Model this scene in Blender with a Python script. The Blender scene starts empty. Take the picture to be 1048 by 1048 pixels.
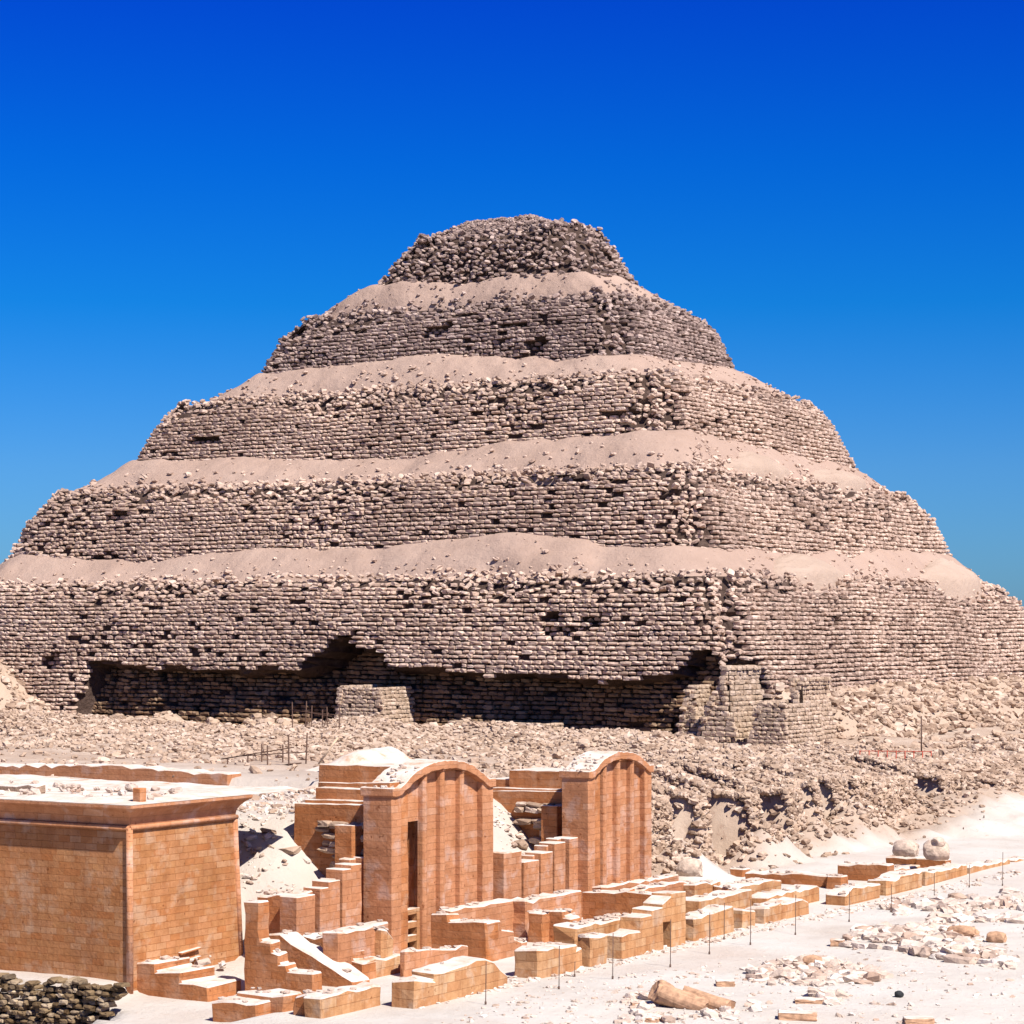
import bpy, bmesh, math
import numpy as np
from math import radians as R, sin, cos, pi

C = bpy.context.scene.collection
scn = bpy.context.scene
rng = np.random.default_rng(7)

# ------------------------------------------------------------------ camera, sky, sun, exposure
F, HX, HY, EYE, YAW = 2376.0, 524.0, 650.0, 12.0, R(31.8)
cam = bpy.data.cameras.new('camera'); cam.sensor_width = 36; cam.lens = 36*F/1048
cam.shift_y = 126/1048; cam.clip_start = .5; cam.clip_end = 20000
co = bpy.data.objects.new('camera', cam); C.objects.link(co)
co.location = (0, 0, EYE); co.rotation_euler = (pi/2, 0, YAW); scn.camera = co

SUN_AZ, SUN_EL = R(110), R(52)
w = bpy.data.worlds.new('World'); scn.world = w; w.use_nodes = True
nt = w.node_tree; bg = nt.nodes['Background']
sky = nt.nodes.new('ShaderNodeTexSky'); sky.sky_type = 'NISHITA'; sky.sun_disc = False
sky.sun_elevation = SUN_EL; sky.sun_rotation = SUN_AZ
sky.altitude = 300; sky.air_density = 1.0; sky.dust_density = .6; sky.ozone_density = 3.0
mul = nt.nodes.new('ShaderNodeMix'); mul.data_type = 'RGBA'; mul.blend_type = 'MULTIPLY'
mul.inputs['Factor'].default_value = 1
tcw = nt.nodes.new('ShaderNodeTexCoord'); spw = nt.nodes.new('ShaderNodeSeparateXYZ'); nt.links.new(tcw.outputs['Generated'], spw.inputs[0])
rw = nt.nodes.new('ShaderNodeValToRGB'); nt.links.new(spw.outputs[2], rw.inputs[0])          # clear dry air: deep blue, paler low down; unseen zenith tinted to make shadows less blue
for i_, (p_, c_) in enumerate([(0, (.26, .50, .86)), (.072, (.20, .48, .86)), (.14, (.035, .43, .88)), (.20, (.01, .35, .95)), (.265, (.008, .235, 1.0)), (.36, (.02, .26, .95)), (.7, (.30, .45, .80))]):
    if i_ > 1: rw.color_ramp.elements.new(.99)
    rw.color_ramp.elements[-1 if i_ else 0].position = p_; rw.color_ramp.elements[-1 if i_ else 0].color = (*c_, 1)
nt.links.new(rw.outputs[0], mul.inputs[7])
gam = nt.nodes.new('ShaderNodeGamma'); gam.inputs['Gamma'].default_value = 1.15
nt.links.new(sky.outputs[0], mul.inputs[6]); nt.links.new(mul.outputs[2], gam.inputs[0])
nt.links.new(gam.outputs[0], bg.inputs['Color']); bg.inputs['Strength'].default_value = .058

sl = bpy.data.lights.new('sun', 'SUN'); sl.energy = 5.0; sl.angle = R(.5); sl.color = (1, .955, .90)
so = bpy.data.objects.new('sun', sl); C.objects.link(so)
so.rotation_euler = (pi/2 - SUN_EL, 0, pi - SUN_AZ)
so.location = (60, -30, 90)
scn.view_settings.view_transform = 'Standard'; scn.view_settings.look = 'None'
scn.view_settings.exposure = .82; scn.view_settings.gamma = 1; scn.view_settings.use_curve_mapping = False

# ------------------------------------------------------------------ surveying helpers (sight line -> point on a real plane)
FX, FY = -sin(YAW), cos(YAW); RX, RY = cos(YAW), sin(YAW)
def ray(px):
    k = (px-HX)/F
    return FX+RX*k, FY+RY*k
def onE(px, E):
    dx, dy = ray(px); d = E/dx; return E, d*dy, d
def onN(px, N):
    dx, dy = ray(px); d = N/dy; return d*dx, N, d
def onZ(px, py, z=0.0):
    d = F*(EYE-z)/(py-HY); dx, dy = ray(px); return d*dx, d*dy, z
def zat(py, d): return EYE-(py-HY)*d/F
def depth(x, y): return FX*x+FY*y

# ------------------------------------------------------------------ noise
def _h(ix, iy, iz, s):
    n = (ix*374761393+iy*668265263+iz*2147483647+s*974634777) & 0xffffffff
    n = ((n ^ (n >> 13))*1274126177) & 0xffffffff
    n = ((n ^ (n >> 16))*2246822519) & 0xffffffff
    return ((n ^ (n >> 15)) & 0xffffff)/float(0xffffff)
def noise(x, y, z=0.0, s=0):
    x, y, z = np.broadcast_arrays(np.asarray(x, float), np.asarray(y, float), np.asarray(z, float))
    ix, iy, iz = [np.floor(a).astype(np.int64) for a in (x, y, z)]
    fx, fy, fz = x-ix, y-iy, z-iz
    fx, fy, fz = [t*t*(3-2*t) for t in (fx, fy, fz)]
    r = 0
    for a in (0, 1):
        for b in (0, 1):
            for c in (0, 1):
                r = r+_h(ix+a, iy+b, iz+c, s)*(fx if a else 1-fx)*(fy if b else 1-fy)*(fz if c else 1-fz)
    return r*2-1
def fbm(x, y, z=0.0, s=0, o=4):
    r, a = 0, 1.0
    for i in range(o):
        r = r+a*noise(np.asarray(x)*2**i, np.asarray(y)*2**i, np.asarray(z)*2**i, s+i*17); a *= .5
    return r/1.6
def ss(a, b, x):
    t = np.clip((np.asarray(x, float)-a)/(b-a), 0, 1); return t*t*(3-2*t)

# ------------------------------------------------------------------ materials
def mat(name):
    m = bpy.data.materials.new(name); m.use_nodes = True
    b = m.node_tree.nodes['Principled BSDF']; b.inputs['Roughness'].default_value = .95
    b.inputs['Specular IOR Level'].default_value = .15
    return m, m.node_tree, b
def N(nt, t, **k):
    n = nt.nodes.new(t)
    for a, v in k.items(): setattr(n, a, v)
    return n
def ramp(nt, src, stops):
    r = N(nt, 'ShaderNodeValToRGB'); e = r.color_ramp.elements
    while len(e) < len(stops): e.new(.5)
    for i, (p, c) in enumerate(stops): e[i].position = p; e[i].color = (*c, 1)
    nt.links.new(src, r.inputs[0]); return r.outputs[0]
def mix(nt, fac, a, b, mode='MIX'):
    m = N(nt, 'ShaderNodeMix', data_type='RGBA', blend_type=mode)
    for i, v in ((0, fac), (6, a), (7, b)):
        if hasattr(v, 'is_linked') or hasattr(v, 'links'): nt.links.new(v, m.inputs[i])
        elif isinstance(v, (int, float)): m.inputs[i].default_value = v
        else: m.inputs[i].default_value = (*v, 1)
    return m.outputs[2]
def pos(nt): return N(nt, 'ShaderNodeNewGeometry').outputs['Position']
def ntex(nt, scale, detail=5, rough=.6, vec=None):
    n = N(nt, 'ShaderNodeTexNoise'); n.inputs['Scale'].default_value = scale
    n.inputs['Detail'].default_value = detail; n.inputs['Roughness'].default_value = rough
    nt.links.new(vec if vec else pos(nt), n.inputs['Vector']); return n.outputs['Fac']
def bump(nt, b, h, dist, strength=1.0, prev=None):
    n = N(nt, 'ShaderNodeBump'); n.inputs['Distance'].default_value = dist; n.inputs['Strength'].default_value = strength
    nt.links.new(h, n.inputs['Height'])
    if prev: nt.links.new(prev, n.inputs['Normal'])
    nt.links.new(n.outputs[0], b.inputs['Normal']); return n.outputs[0]

def stone_mat(name, tones, patch=None, bd=.06):
    m, nt, b = mat(name)
    g = N(nt, 'ShaderNodeNewGeometry')
    c = ramp(nt, g.outputs['Random Per Island'], [(i/(len(tones)-1), t) for i, t in enumerate(tones)])
    v = ramp(nt, ntex(nt, 1.7, 6), [(.3, (.72, .70, .68)), (.7, (1.15, 1.15, 1.15))])
    c = mix(nt, 1.0, c, v, 'MULTIPLY')
    if patch:
        f = ramp(nt, ntex(nt, .07, 5), [(.42, (0, 0, 0)), (.62, (1, 1, 1))])
        c = mix(nt, f, c, mix(nt, 1.0, c, patch, 'MULTIPLY'))
    nt.links.new(c, b.inputs['Base Color']); bump(nt, b, ntex(nt, 6, 5), bd)
    return m
PYR = stone_mat('weathered_brown_stone', [(.37, .255, .19), (.55, .405, .315), (.45, .32, .245), (.63, .48, .38), (.50, .36, .28)], (.76, .74, .74))
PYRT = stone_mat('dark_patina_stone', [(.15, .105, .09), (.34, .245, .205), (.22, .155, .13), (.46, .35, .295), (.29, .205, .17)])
FILLS = stone_mat('small_restoration_stone', [(.34, .24, .165), (.49, .36, .26), (.41, .30, .215), (.55, .415, .315)])
DIM = stone_mat('earthy_shade_stone', [(.13, .075, .045), (.25, .155, .09), (.18, .115, .07), (.31, .21, .13)])  # earthy tones, darkened to carry the shade inside the undercut
RUB = stone_mat('tan_rubble', [(.22, .145, .10), (.46, .33, .235), (.34, .24, .17), (.54, .415, .32), (.40, .285, .205)])
RUBW = stone_mat('pale_rubble', [(.46, .35, .27), (.60, .51, .43), (.38, .26, .19), (.64, .57, .50), (.54, .43, .35)])
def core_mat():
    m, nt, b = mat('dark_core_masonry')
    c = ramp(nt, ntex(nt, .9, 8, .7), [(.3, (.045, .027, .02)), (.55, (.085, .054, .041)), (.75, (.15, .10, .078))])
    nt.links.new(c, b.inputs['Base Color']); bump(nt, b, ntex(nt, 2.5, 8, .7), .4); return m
CORE = core_mat()
def sand_mat(name, lo, mid, hi, speck, bd=.12):
    m, nt, b = mat(name)
    c = ramp(nt, ntex(nt, .12, 9, .65), [(.25, lo), (.5, mid), (.75, hi)])
    s = ramp(nt, ntex(nt, 2.6, 3, .6), [(.64, (0, 0, 0)), (.72, (1, 1, 1))])
    c = mix(nt, s, c, speck)
    nt.links.new(c, b.inputs['Base Color'])
    bump(nt, b, ntex(nt, 1.3, 9, .7), bd); return m
SANDP = sand_mat('pink_debris_sand', (.295, .20, .150), (.345, .24, .185), (.385, .277, .215), (.25, .165, .125), .2)
SANDY = sand_mat('yellow_debris_sand', (.33, .235, .175), (.375, .275, .21), (.415, .31, .24), (.30, .21, .16), .2)
def ground_mat():
    m, nt, b = mat('court_and_debris_ground')
    at = N(nt, 'ShaderNodeAttribute', attribute_name='debris')
    pale = ramp(nt, ntex(nt, .2, 9, .65), [(.3, (.41, .355, .30)), (.5, (.475, .43, .375)), (.7, (.51, .475, .425))])
    warm = ramp(nt, ntex(nt, .11, 7, .6), [(.55, (0, 0, 0)), (.75, (1, 1, 1))])
    pale = mix(nt, warm, pale, (.43, .355, .295))
    pk = ramp(nt, ntex(nt, 3.2, 4, .6), [(.62, (0, 0, 0)), (.70, (1, 1, 1))])
    pale = mix(nt, pk, pale, (.40, .32, .26))
    deb = ramp(nt, ntex(nt, .22, 9, .68), [(.28, (.28, .195, .14)), (.5, (.37, .275, .205)), (.72, (.45, .355, .275))])
    dk = ramp(nt, ntex(nt, 1.9, 4, .6), [(.6, (0, 0, 0)), (.68, (1, 1, 1))])
    deb = mix(nt, dk, deb, (.27, .18, .13))
    c = mix(nt, at.outputs['Fac'], pale, deb)
    nt.links.new(c, b.inputs['Base Color'])
    bump(nt, b, ntex(nt, 1.6, 9, .7), .10); return m
GROUND = ground_mat()
def N_off(nt):
    m = N(nt, 'ShaderNodeMapping'); m.inputs['Location'].default_value = (37, 11, 5); nt.links.new(pos(nt), m.inputs[0]); return m.outputs[0]
def lime_mat(name, tones, row=.27, bw=.62, joint=(.20, .085, .035), streak=.5, jk=.08):
    m, nt, b = mat(name)
    sp = N(nt, 'ShaderNodeSeparateXYZ'); nt.links.new(pos(nt), sp.inputs[0])
    ad = N(nt, 'ShaderNodeMath', operation='ADD'); nt.links.new(sp.outputs[0], ad.inputs[0]); nt.links.new(sp.outputs[1], ad.inputs[1])
    cb = N(nt, 'ShaderNodeCombineXYZ'); nt.links.new(ad.outputs[0], cb.inputs[0]); nt.links.new(sp.outputs[2], cb.inputs[1])
    br = N(nt, 'ShaderNodeTexBrick'); nt.links.new(cb.outputs[0], br.inputs['Vector'])
    for k, v in (('Scale', 1), ('Brick Width', bw), ('Row Height', row), ('Mortar Size', .010), ('Mortar Smooth', .4), ('Bias', 0)): br.inputs[k].default_value = v
    br.offset = .43; br.squash = 1.5; br.squash_frequency = 3
    br.inputs['Color1'].default_value = (0, 0, 0, 1); br.inputs['Color2'].default_value = (1, 1, 1, 1); br.inputs['Mortar'].default_value = (.5, .5, .5, 1)
    c = ramp(nt, br.outputs['Color'], [(i/(len(tones)-1), t) for i, t in enumerate(tones)])
    c = mix(nt, .10, c, tuple(sum(t[i] for t in tones)/len(tones) for i in range(3)))
    fine = ramp(nt, ntex(nt, 2.3, 8, .75), [(.3, (.84, .80, .78)), (.5, (1, 1, 1)), (.7, (1.12, 1.16, 1.22))]); c = mix(nt, 1.0, c, fine, 'MULTIPLY')
    c = mix(nt, 1.0, c, (.98, .965, .84), 'MULTIPLY')
    pf_ = ramp(nt, ntex(nt, 1.15, 4, .55), [(.54, (0, 0, 0)), (.66, (.75, .75, .75))])
    av = tuple(sum(t[i] for t in tones)/len(tones) for i in range(3))
    c = mix(nt, pf_, c, (av[0]*1.05, av[1]*1.38, av[2]*1.75))
    pg_ = ramp(nt, ntex(nt, .8, 5, .6, N_off(nt)), [(.55, (0, 0, 0)), (.68, (.6, .6, .6))])
    c = mix(nt, pg_, c, (av[0]*.86, av[1]*.78, av[2]*.55))
    big = ramp(nt, ntex(nt, .55, 7, .65), [(.3, (.80, .78, .78)), (.55, (1, 1, 1)), (.75, (1.13, 1.15, 1.2))])
    c = mix(nt, 1.0, c, big, 'MULTIPLY')
    # run-off streaks, stretched downwards
    mp = N(nt, 'ShaderNodeMapping'); mp.inputs['Scale'].default_value = (2.6, 2.6, .35); nt.links.new(pos(nt), mp.inputs[0])
    st = ramp(nt, ntex(nt, 1.0, 5, .6, mp.outputs[0]), [(.35, (.78, .70, .64)), (.55, (1, 1, 1))])
    c = mix(nt, streak, c, mix(nt, 1.0, c, st, 'MULTIPLY'))
    sc = ramp(nt, ntex(nt, 5, 3, .5), [(.66, (0, 0, 0)), (.74, (1, 1, 1))])
    c = mix(nt, sc, c, mix(nt, 1.0, c, (.55, .45, .38), 'MULTIPLY'))
    jf = N(nt, 'ShaderNodeMath', operation='MULTIPLY'); nt.links.new(br.outputs['Fac'], jf.inputs[0]); jf.inputs[1].default_value = jk
    c = mix(nt, jf.outputs[0], c, joint)
    nt.links.new(c, b.inputs['Base Color'])
    inv = N(nt, 'ShaderNodeMath', operation='SUBTRACT'); inv.inputs[0].default_value = 1; nt.links.new(br.outputs['Fac'], inv.inputs[1])
    p = bump(nt, b, inv.outputs[0], .015); bump(nt, b, ntex(nt, 7, 6, .65), .03, prev=p)
    return m
LIME = lime_mat('orange_limestone_ashlar', [(0.392, 0.148, 0.060), (0.424, 0.172, 0.076), (0.408, 0.160, 0.068), (0.464, 0.212, 0.112), (0.416, 0.168, 0.072), (0.376, 0.140, 0.056)])
LIMEP = lime_mat('pinkish_limestone_ashlar', [(0.424, 0.188, 0.100), (0.456, 0.212, 0.120), (0.440, 0.196, 0.104), (0.448, 0.204, 0.112), (0.496, 0.272, 0.184)], joint=(0.200, 0.088, 0.040), streak=.35)
LIMEL = lime_mat('patched_limestone_ashlar', [(0.436, 0.206, 0.097), (0.494, 0.272, 0.143), (0.453, 0.219, 0.107), (0.527, 0.333, 0.204), (0.461, 0.233, 0.115)], row=.31, bw=.8, joint=(0.148, 0.070, 0.032), streak=.9)
def dust_mat():
    m, nt, b = mat('pale_dust_topping')
    c = ramp(nt, ntex(nt, 1.2, 8, .65), [(.30, (.40, .22, .12)), (.42, (.50, .40, .32)), (.55, (.56, .48, .41)), (.7, (.62, .56, .50))])
    nt.links.new(c, b.inputs['Base Color']); bump(nt, b, ntex(nt, 6, 6), .04); return m
DUST = dust_mat()
def plain(name, col, rough=.8, var=.2):
    m, nt, b = mat(name); b.inputs['Roughness'].default_value = rough
    c = ramp(nt, ntex(nt, 5, 5), [(.3, tuple(x*(1-var) for x in col)), (.7, tuple(min(1, x*(1+var)) for x in col))])
    nt.links.new(c, b.inputs['Base Color']); bump(nt, b, ntex(nt, 12, 4), .01); return m
WOOD = plain('weathered_dark_timber', (.09, .05, .035)); IRON = plain('rusty_iron', (.10, .06, .045))
RED = plain('red_painted_metal', (.33, .06, .035)); BLK = plain('black_basalt', (.03, .03, .03))

# ------------------------------------------------------------------ object helpers
def link(name, me, parent=None, mats=()):
    for m in mats: me.materials.append(m)
    o = bpy.data.objects.new(name, me); C.objects.link(o)
    if parent: o.parent = parent; o.matrix_parent_inverse = parent.matrix_basis.inverted()
    return o
def empty(name, loc):
    o = bpy.data.objects.new(name, None); C.objects.link(o); o.location = loc; o.empty_display_size = .5; return o
def tag(o, label=None, cat=None, group=None, kind=None):
    if label and cat and not kind: kind = 'thing'
    for k, v in (('label', label), ('category', cat), ('group', group), ('kind', kind)):
        if v: o[k] = v
    return o
def quads(name, V, Q, mats, parent=None, smooth=False, midx=None):
    me = bpy.data.meshes.new(name); V = np.asarray(V, np.float32); Q = np.asarray(Q, np.int32)
    me.vertices.add(len(V)); me.vertices.foreach_set('co', V.ravel())
    me.loops.add(Q.size); me.loops.foreach_set('vertex_index', Q.ravel())
    me.polygons.add(len(Q)); me.polygons.foreach_set('loop_start', np.arange(len(Q), dtype=np.int32)*Q.shape[1])
    if midx is not None: me.polygons.foreach_set('material_index', midx)
    me.update(calc_edges=True)
    me.polygons.foreach_set('use_smooth', np.full(len(Q), smooth))
    return link(name, me, parent, mats)
def grid(name, X, Y, Z, mats, parent=None, smooth=True, flip=False):
    n, m = X.shape; V = np.stack([X, Y, Z], -1).reshape(-1, 3)
    i = np.arange(n-1)[:, None]*m+np.arange(m-1)[None]; i = i.ravel()
    Q = np.stack([i, i+1, i+m+1, i+m], -1)
    if flip: Q = Q[:, ::-1]
    return quads(name, V, Q, mats, parent, smooth)

# rounded block template: 3x3x3 shell
def shell():
    ids, V = {}, []
    for a in range(3):
        for b in range(3):
            for c in range(3):
                if (a, b, c) != (1, 1, 1): ids[(a, b, c)] = len(V); V.append((a-1, b-1, c-1))
    Q = []
    for ax in range(3):
        u, v = (ax+1) % 3, (ax+2) % 3
        for s in (0, 2):
            for i in (0, 1):
                for j in (0, 1):
                    q = []
                    for di, dj in ((0, 0), (1, 0), (1, 1), (0, 1)):
                        k = [0, 0, 0]; k[ax] = s; k[u] = i+di; k[v] = j+dj; q.append(ids[tuple(k)])
                    Q.append(q if s == 2 else q[::-1])
    return np.array(V, float), np.array(Q)
SV, SQ = shell()
TEMPL = []
for t in range(10):
    r2 = np.random.default_rng(100+t); nz = np.abs(SV).sum(1)
    k = np.where(nz == 3, r2.uniform(.70, .90), np.where(nz == 2, r2.uniform(.86, .98), 1.0))
    TEMPL.append(SV*k[:, None]*.5+r2.uniform(-.055, .055, SV.shape))
ROCKT = []
for t in range(10):
    r2 = np.random.default_rng(300+t); nz = np.abs(SV).sum(1)
    k = np.where(nz == 3, r2.uniform(.60, .85), np.where(nz == 2, r2.uniform(.8, .98), 1.0))
    ROCKT.append(SV*k[:, None]*.5+r2.uniform(-.13, .13, SV.shape))
def rotm(yaw, ax=None, ay=None):
    n = len(yaw); ax = np.zeros(n) if ax is None else ax; ay = np.zeros(n) if ay is None else ay
    cz, sz, cx, sx, cy, sy = np.cos(yaw), np.sin(yaw), np.cos(ax), np.sin(ax), np.cos(ay), np.sin(ay)
    M = np.zeros((n, 3, 3)); z = np.zeros(n); o = np.ones(n)
    Rz = np.stack([np.stack([cz, -sz, z], -1), np.stack([sz, cz, z], -1), np.stack([z, z, o], -1)], 1)
    Rx = np.stack([np.stack([o, z, z], -1), np.stack([z, cx, -sx], -1), np.stack([z, sx, cx], -1)], 1)
    Ry = np.stack([np.stack([cy, z, sy], -1), np.stack([z, o, z], -1), np.stack([-sy, z, cy], -1)], 1)
    return Rz@Rx@Ry
def stones(name, P, M, S, mats, parent=None, rocks=False, midx=None):
    P = np.asarray(P, float); n = len(P); T = np.array(ROCKT if rocks else TEMPL)[rng.integers(0, 10, n)]
    V = np.einsum('nij,nkj->nki', M, T*S[:, None, :])+P[:, None, :]
    Q = SQ[None]+(np.arange(n)*26)[:, None, None]
    mi = None if midx is None else np.repeat(midx.astype(np.int32), 24)
    return quads(name, V.reshape(-1, 3), Q.reshape(-1, 4), mats, parent, False, mi)
def scatter(name, XY, zf, size, mats, parent=None, flat=.6, sink=.2, tilt=.35, smin=.4):
    n = len(XY); s = size*(smin+rng.random(n)**2.2*1.6)
    S = np.stack([s*rng.uniform(.8, 1.5, n), s*rng.uniform(.7, 1.1, n), s*rng.uniform(flat*.7, flat*1.3, n)], -1)
    Z = zf(XY[:, 0], XY[:, 1])
    P = np.stack([XY[:, 0], XY[:, 1], Z+S[:, 2]*(.5-sink)], -1)
    return stones(name, P, rotm(rng.uniform(0, 2*pi, n), rng.normal(0, tilt, n), rng.normal(0, tilt, n)), S, mats, parent, True)

# ------------------------------------------------------------------ terrain
NICHES = [(onE(a, -55)[1], onE(b, -55)[1], d) for a, b, d in ((693, 713, 1.6), (727, 768, 2.6), (784, 803, 3.2), (824, 834, 2.4), (845, 853, 2.2), (868, 876, 1.8), (938, 966, 3.4), (1000, 1024, 2.2))]
CONES = [(-53.6, onE(696, -53.6)[1], 2.6, 2.6, 1.9), (-53.5, onE(783, -53.5)[1], 2.2, 3.6, 2.1), (-53.8, onE(836, -53.8)[1], 2.6, 4.2, 1.7), (-54, onE(873, -54)[1], 2.6, 5.0, 2.3), (-54, onE(1000, -54)[1], 8, 17, 2.2)]
def plateau(x, y):
    b = 4.9+(2.9-4.9)*ss(105, 165, y)
    m = 2.6*np.exp(-(((x+166)/9)**2+((y-160)/9)**2))                     # mound below the south face, far left
    d2 = 3.6*np.exp(-(((x+108)/14)**2+((y-134)/9)**2))
    m2 = .4*np.exp(-(((x+56)/9)**2+((y-140)/9)**2))
    b = b-1.0*ss(-64, -66.5, x)*ss(90.6, 89.8, y)
    b = b+(1.2+1.1*fbm(x*.12, y*.12, 0, 6))*np.exp(-((y-157-.12*(x+120))/7.5)**2)*ss(-84, -92, x)
    return b+m+m2+d2*.15+fbm(x*.07, y*.07, 0, 3)*.5+fbm(x*.13, y*.13, 0, 4)*1.0*ss(108, 125, y)*ss(-62, -75, x)
def g(x, y):
    x = np.asarray(x, float); y = np.asarray(y, float); P = plateau(x, y)
    s1 = np.where(x < -50.9, 2.35+(P-2.35)*ss(67.3, 73.2, y)*ss(-.2, 3.0, -51.9-x), 0.0)
    s1 = np.where(x < -50.9, s1, 0)
    gate = ss(66.9, 69.5, y-np.where(x < -54, -1.5, 0)); s1 = s1*gate
    x0 = np.full(x.shape, -54.6)+fbm(x*0, y*.35, 0, 8)*.5
    for a, b, d in NICHES: x0 = x0-2.2*d*ss(a-.2, a+.2, y)*(1-ss(b-.2, b+.2, y))
    t = x0-x
    s2 = (P-1.2)*ss(0, .75, t)+1.2*ss(.75, 7, t)
    z = s1+(s2-s1)*ss(91.2, 92.2, y)
    for cx, cy, rx_, ry_, h in CONES:                                      # sand spilled from the bank
        rr = np.hypot((x-cx)/rx_, (y-cy)/ry_)+.16*fbm(x*.8, y*.8, 0, 14)
        z = np.maximum(z, h*(1-rr)+.12*fbm(x*1.5, y*1.5, 0, 15)*(rr < 1.1))
    z = z+fbm(x*.3, y*.3, 0, 11)*.10*ss(-41, -50, x)+fbm(x*.06, y*.06, 0, 12)*.10
    # foreground: sunken trench behind a sand berm in front of the mastaba
    z = z+.28*np.exp(-((y-58.9-.10*(x+58))/1.6)**2)*ss(-52.5, -54.5, x)
    z = z-.42*ss(-54, -53.2, x)*ss(-45, -47, x)*ss(55, 57, y)*ss(64.5, 63, y)
    z = z-2.8*ss(58.35, 57.95, y-.1*(x+57))*ss(.5, -.7, x+53.4+.59*(y-60.7))
    # shallow excavation swells in the court
    z = z+np.where(x > -41, fbm(x*.18, y*.18, 0, 21)*.16+fbm(x*.7, y*.7, 0, 22)*.03, 0)*ss(-41, -39, x)
    return z
def axis(lo, f0, f1, hi, st):
    a = list(np.arange(f0, f1+st, st)); s = st; x = a[-1]
    while x < hi: s *= 1.35; x += s; a.append(x)
    s = st; x = a[0]; pre = []
    while x > lo: s *= 1.35; x -= s; pre.append(x)
    return np.array(pre[::-1]+a)
ax_ = axis(-6000, -150, 8, 5000, .42); ay_ = axis(-500, 46, 175, 9000, .42)
X, Y = np.meshgrid(ax_, ay_); Z = g(X, Y)
far = np.maximum(np.maximum(-150-X, X-8), np.maximum(46-Y, Y-175)); Z = np.where(far > 30, Z*np.exp(-(far-30)/200), Z)
grd = grid('ground', X, Y, Z, [GROUND])
at = grd.data.attributes.new('debris', 'FLOAT', 'POINT')
deb = np.clip(ss(-50.6, -53.5, X+fbm(X*.2, Y*.2, 0, 31)*1.5)*(.35+.65*ss(88, 100, Y+.0*X))+.5*ss(110, 150, Y)*ss(-50, -56, X)-.0, 0, 1)
at.data.foreach_set('value', deb.ravel().astype(np.float32))
tag(grd, kind='structure')

# ------------------------------------------------------------------ the step pyramid
PC = (-139.1, 219.4)
pyr = tag(empty('step_pyramid', (*PC, 0)), 'huge brown stepped stone pyramid with crumbling tiers and sandy terraces', 'pyramid')
#        base z, top z, half E-W, half N-S at base
TIERS = [(8.5, 17.4, 51.5, 41.5), (20.0, 27.8, 43.9, 33.1), (30.9, 38.0, 34.7, 23.6), (40.6, 47.6, 24.4, 14.8), (50.4, 57.0, 14.4, 8.0)]
OFF = [(0, 0), (-1.1, 1.6), (-.7, 2.6), (-.3, 2.4), (1.0, 2.2)]           # the tiers are not quite concentric
BAT = .30
SW_, SE_, NE_, NW_ = 0, 1, 2, 3
def perim(a, b, r, seg, st):
    """points and outward normals of a rounded rectangle, starting in the middle of the north side going W, S, E"""
    P, Nn, K = [], [], []
    def line(p, q, n):
        L = math.hypot(q[0]-p[0], q[1]-p[1]); k = max(1, int(L/st))
        for i in range(k): P.append((p[0]+(q[0]-p[0])*i/k, p[1]+(q[1]-p[1])*i/k)); Nn.append(n)
    def arc(c, a0):
        for i in range(seg):
            t = a0+pi/2*i/seg; P.append((c[0]+r*cos(t), c[1]+r*sin(t))); Nn.append((cos(t), sin(t)))
    line((0, b), (-a+r, b), (0, 1)); arc((-a+r, b-r), pi/2)
    line((-a, b-r), (-a, -b+r), (-1, 0)); arc((-a+r, -b+r), pi)
    line((-a+r, -b), (a-r, -b), (0, -1)); arc((a-r, -b+r), -pi/2)
    line((a, -b+r), (a, b-r), (1, 0)); arc((a-r, b-r), 0)
    line((a-r, b), (0, b), (0, 1)); P.append((0, b)); Nn.append((0, 1))
    return np.array(P), np.array(Nn)
# undercut along the foot of the south face
UC = [(60, 760), (84, 735), (87, 676), (110, 683), (200, 687), (300, 690), (316, 676), (334, 658), (350, 655), (366, 668), (380, 672), (396, 687), (460, 691), (560, 696), (640, 700), (690, 690), (712, 668), (728, 674), (741, 692), (751, 682), (768, 700), (775, 760)]
UX, UZ = [], []
for p_, y_ in UC:
    q = onN(p_, PC[1]-41.5); UX.append(q[0]-PC[0]); UZ.append(zat(y_, q[2]))
UH = onN(322, PC[1]-41.5)[0]-PC[0]
def undercut(x, y, z):
    """2 where the south face (local coords) is hollowed out"""
    zb = np.interp(x, UX, UZ)+fbm(x*.45, z*.1, 5, 41)*.55
    return (y < -36)*(x > UX[0])*(x < UX[-1])*ss(.25, -.25, z-zb)
def UD(x, z): return 2.9+2.6*np.exp(-((x-UH)/3.5)**2)+1.5*fbm(x*.13, z*.3, 2, 43)+.8*fbm(x*.5, z*.6, 2, 44)
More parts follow.
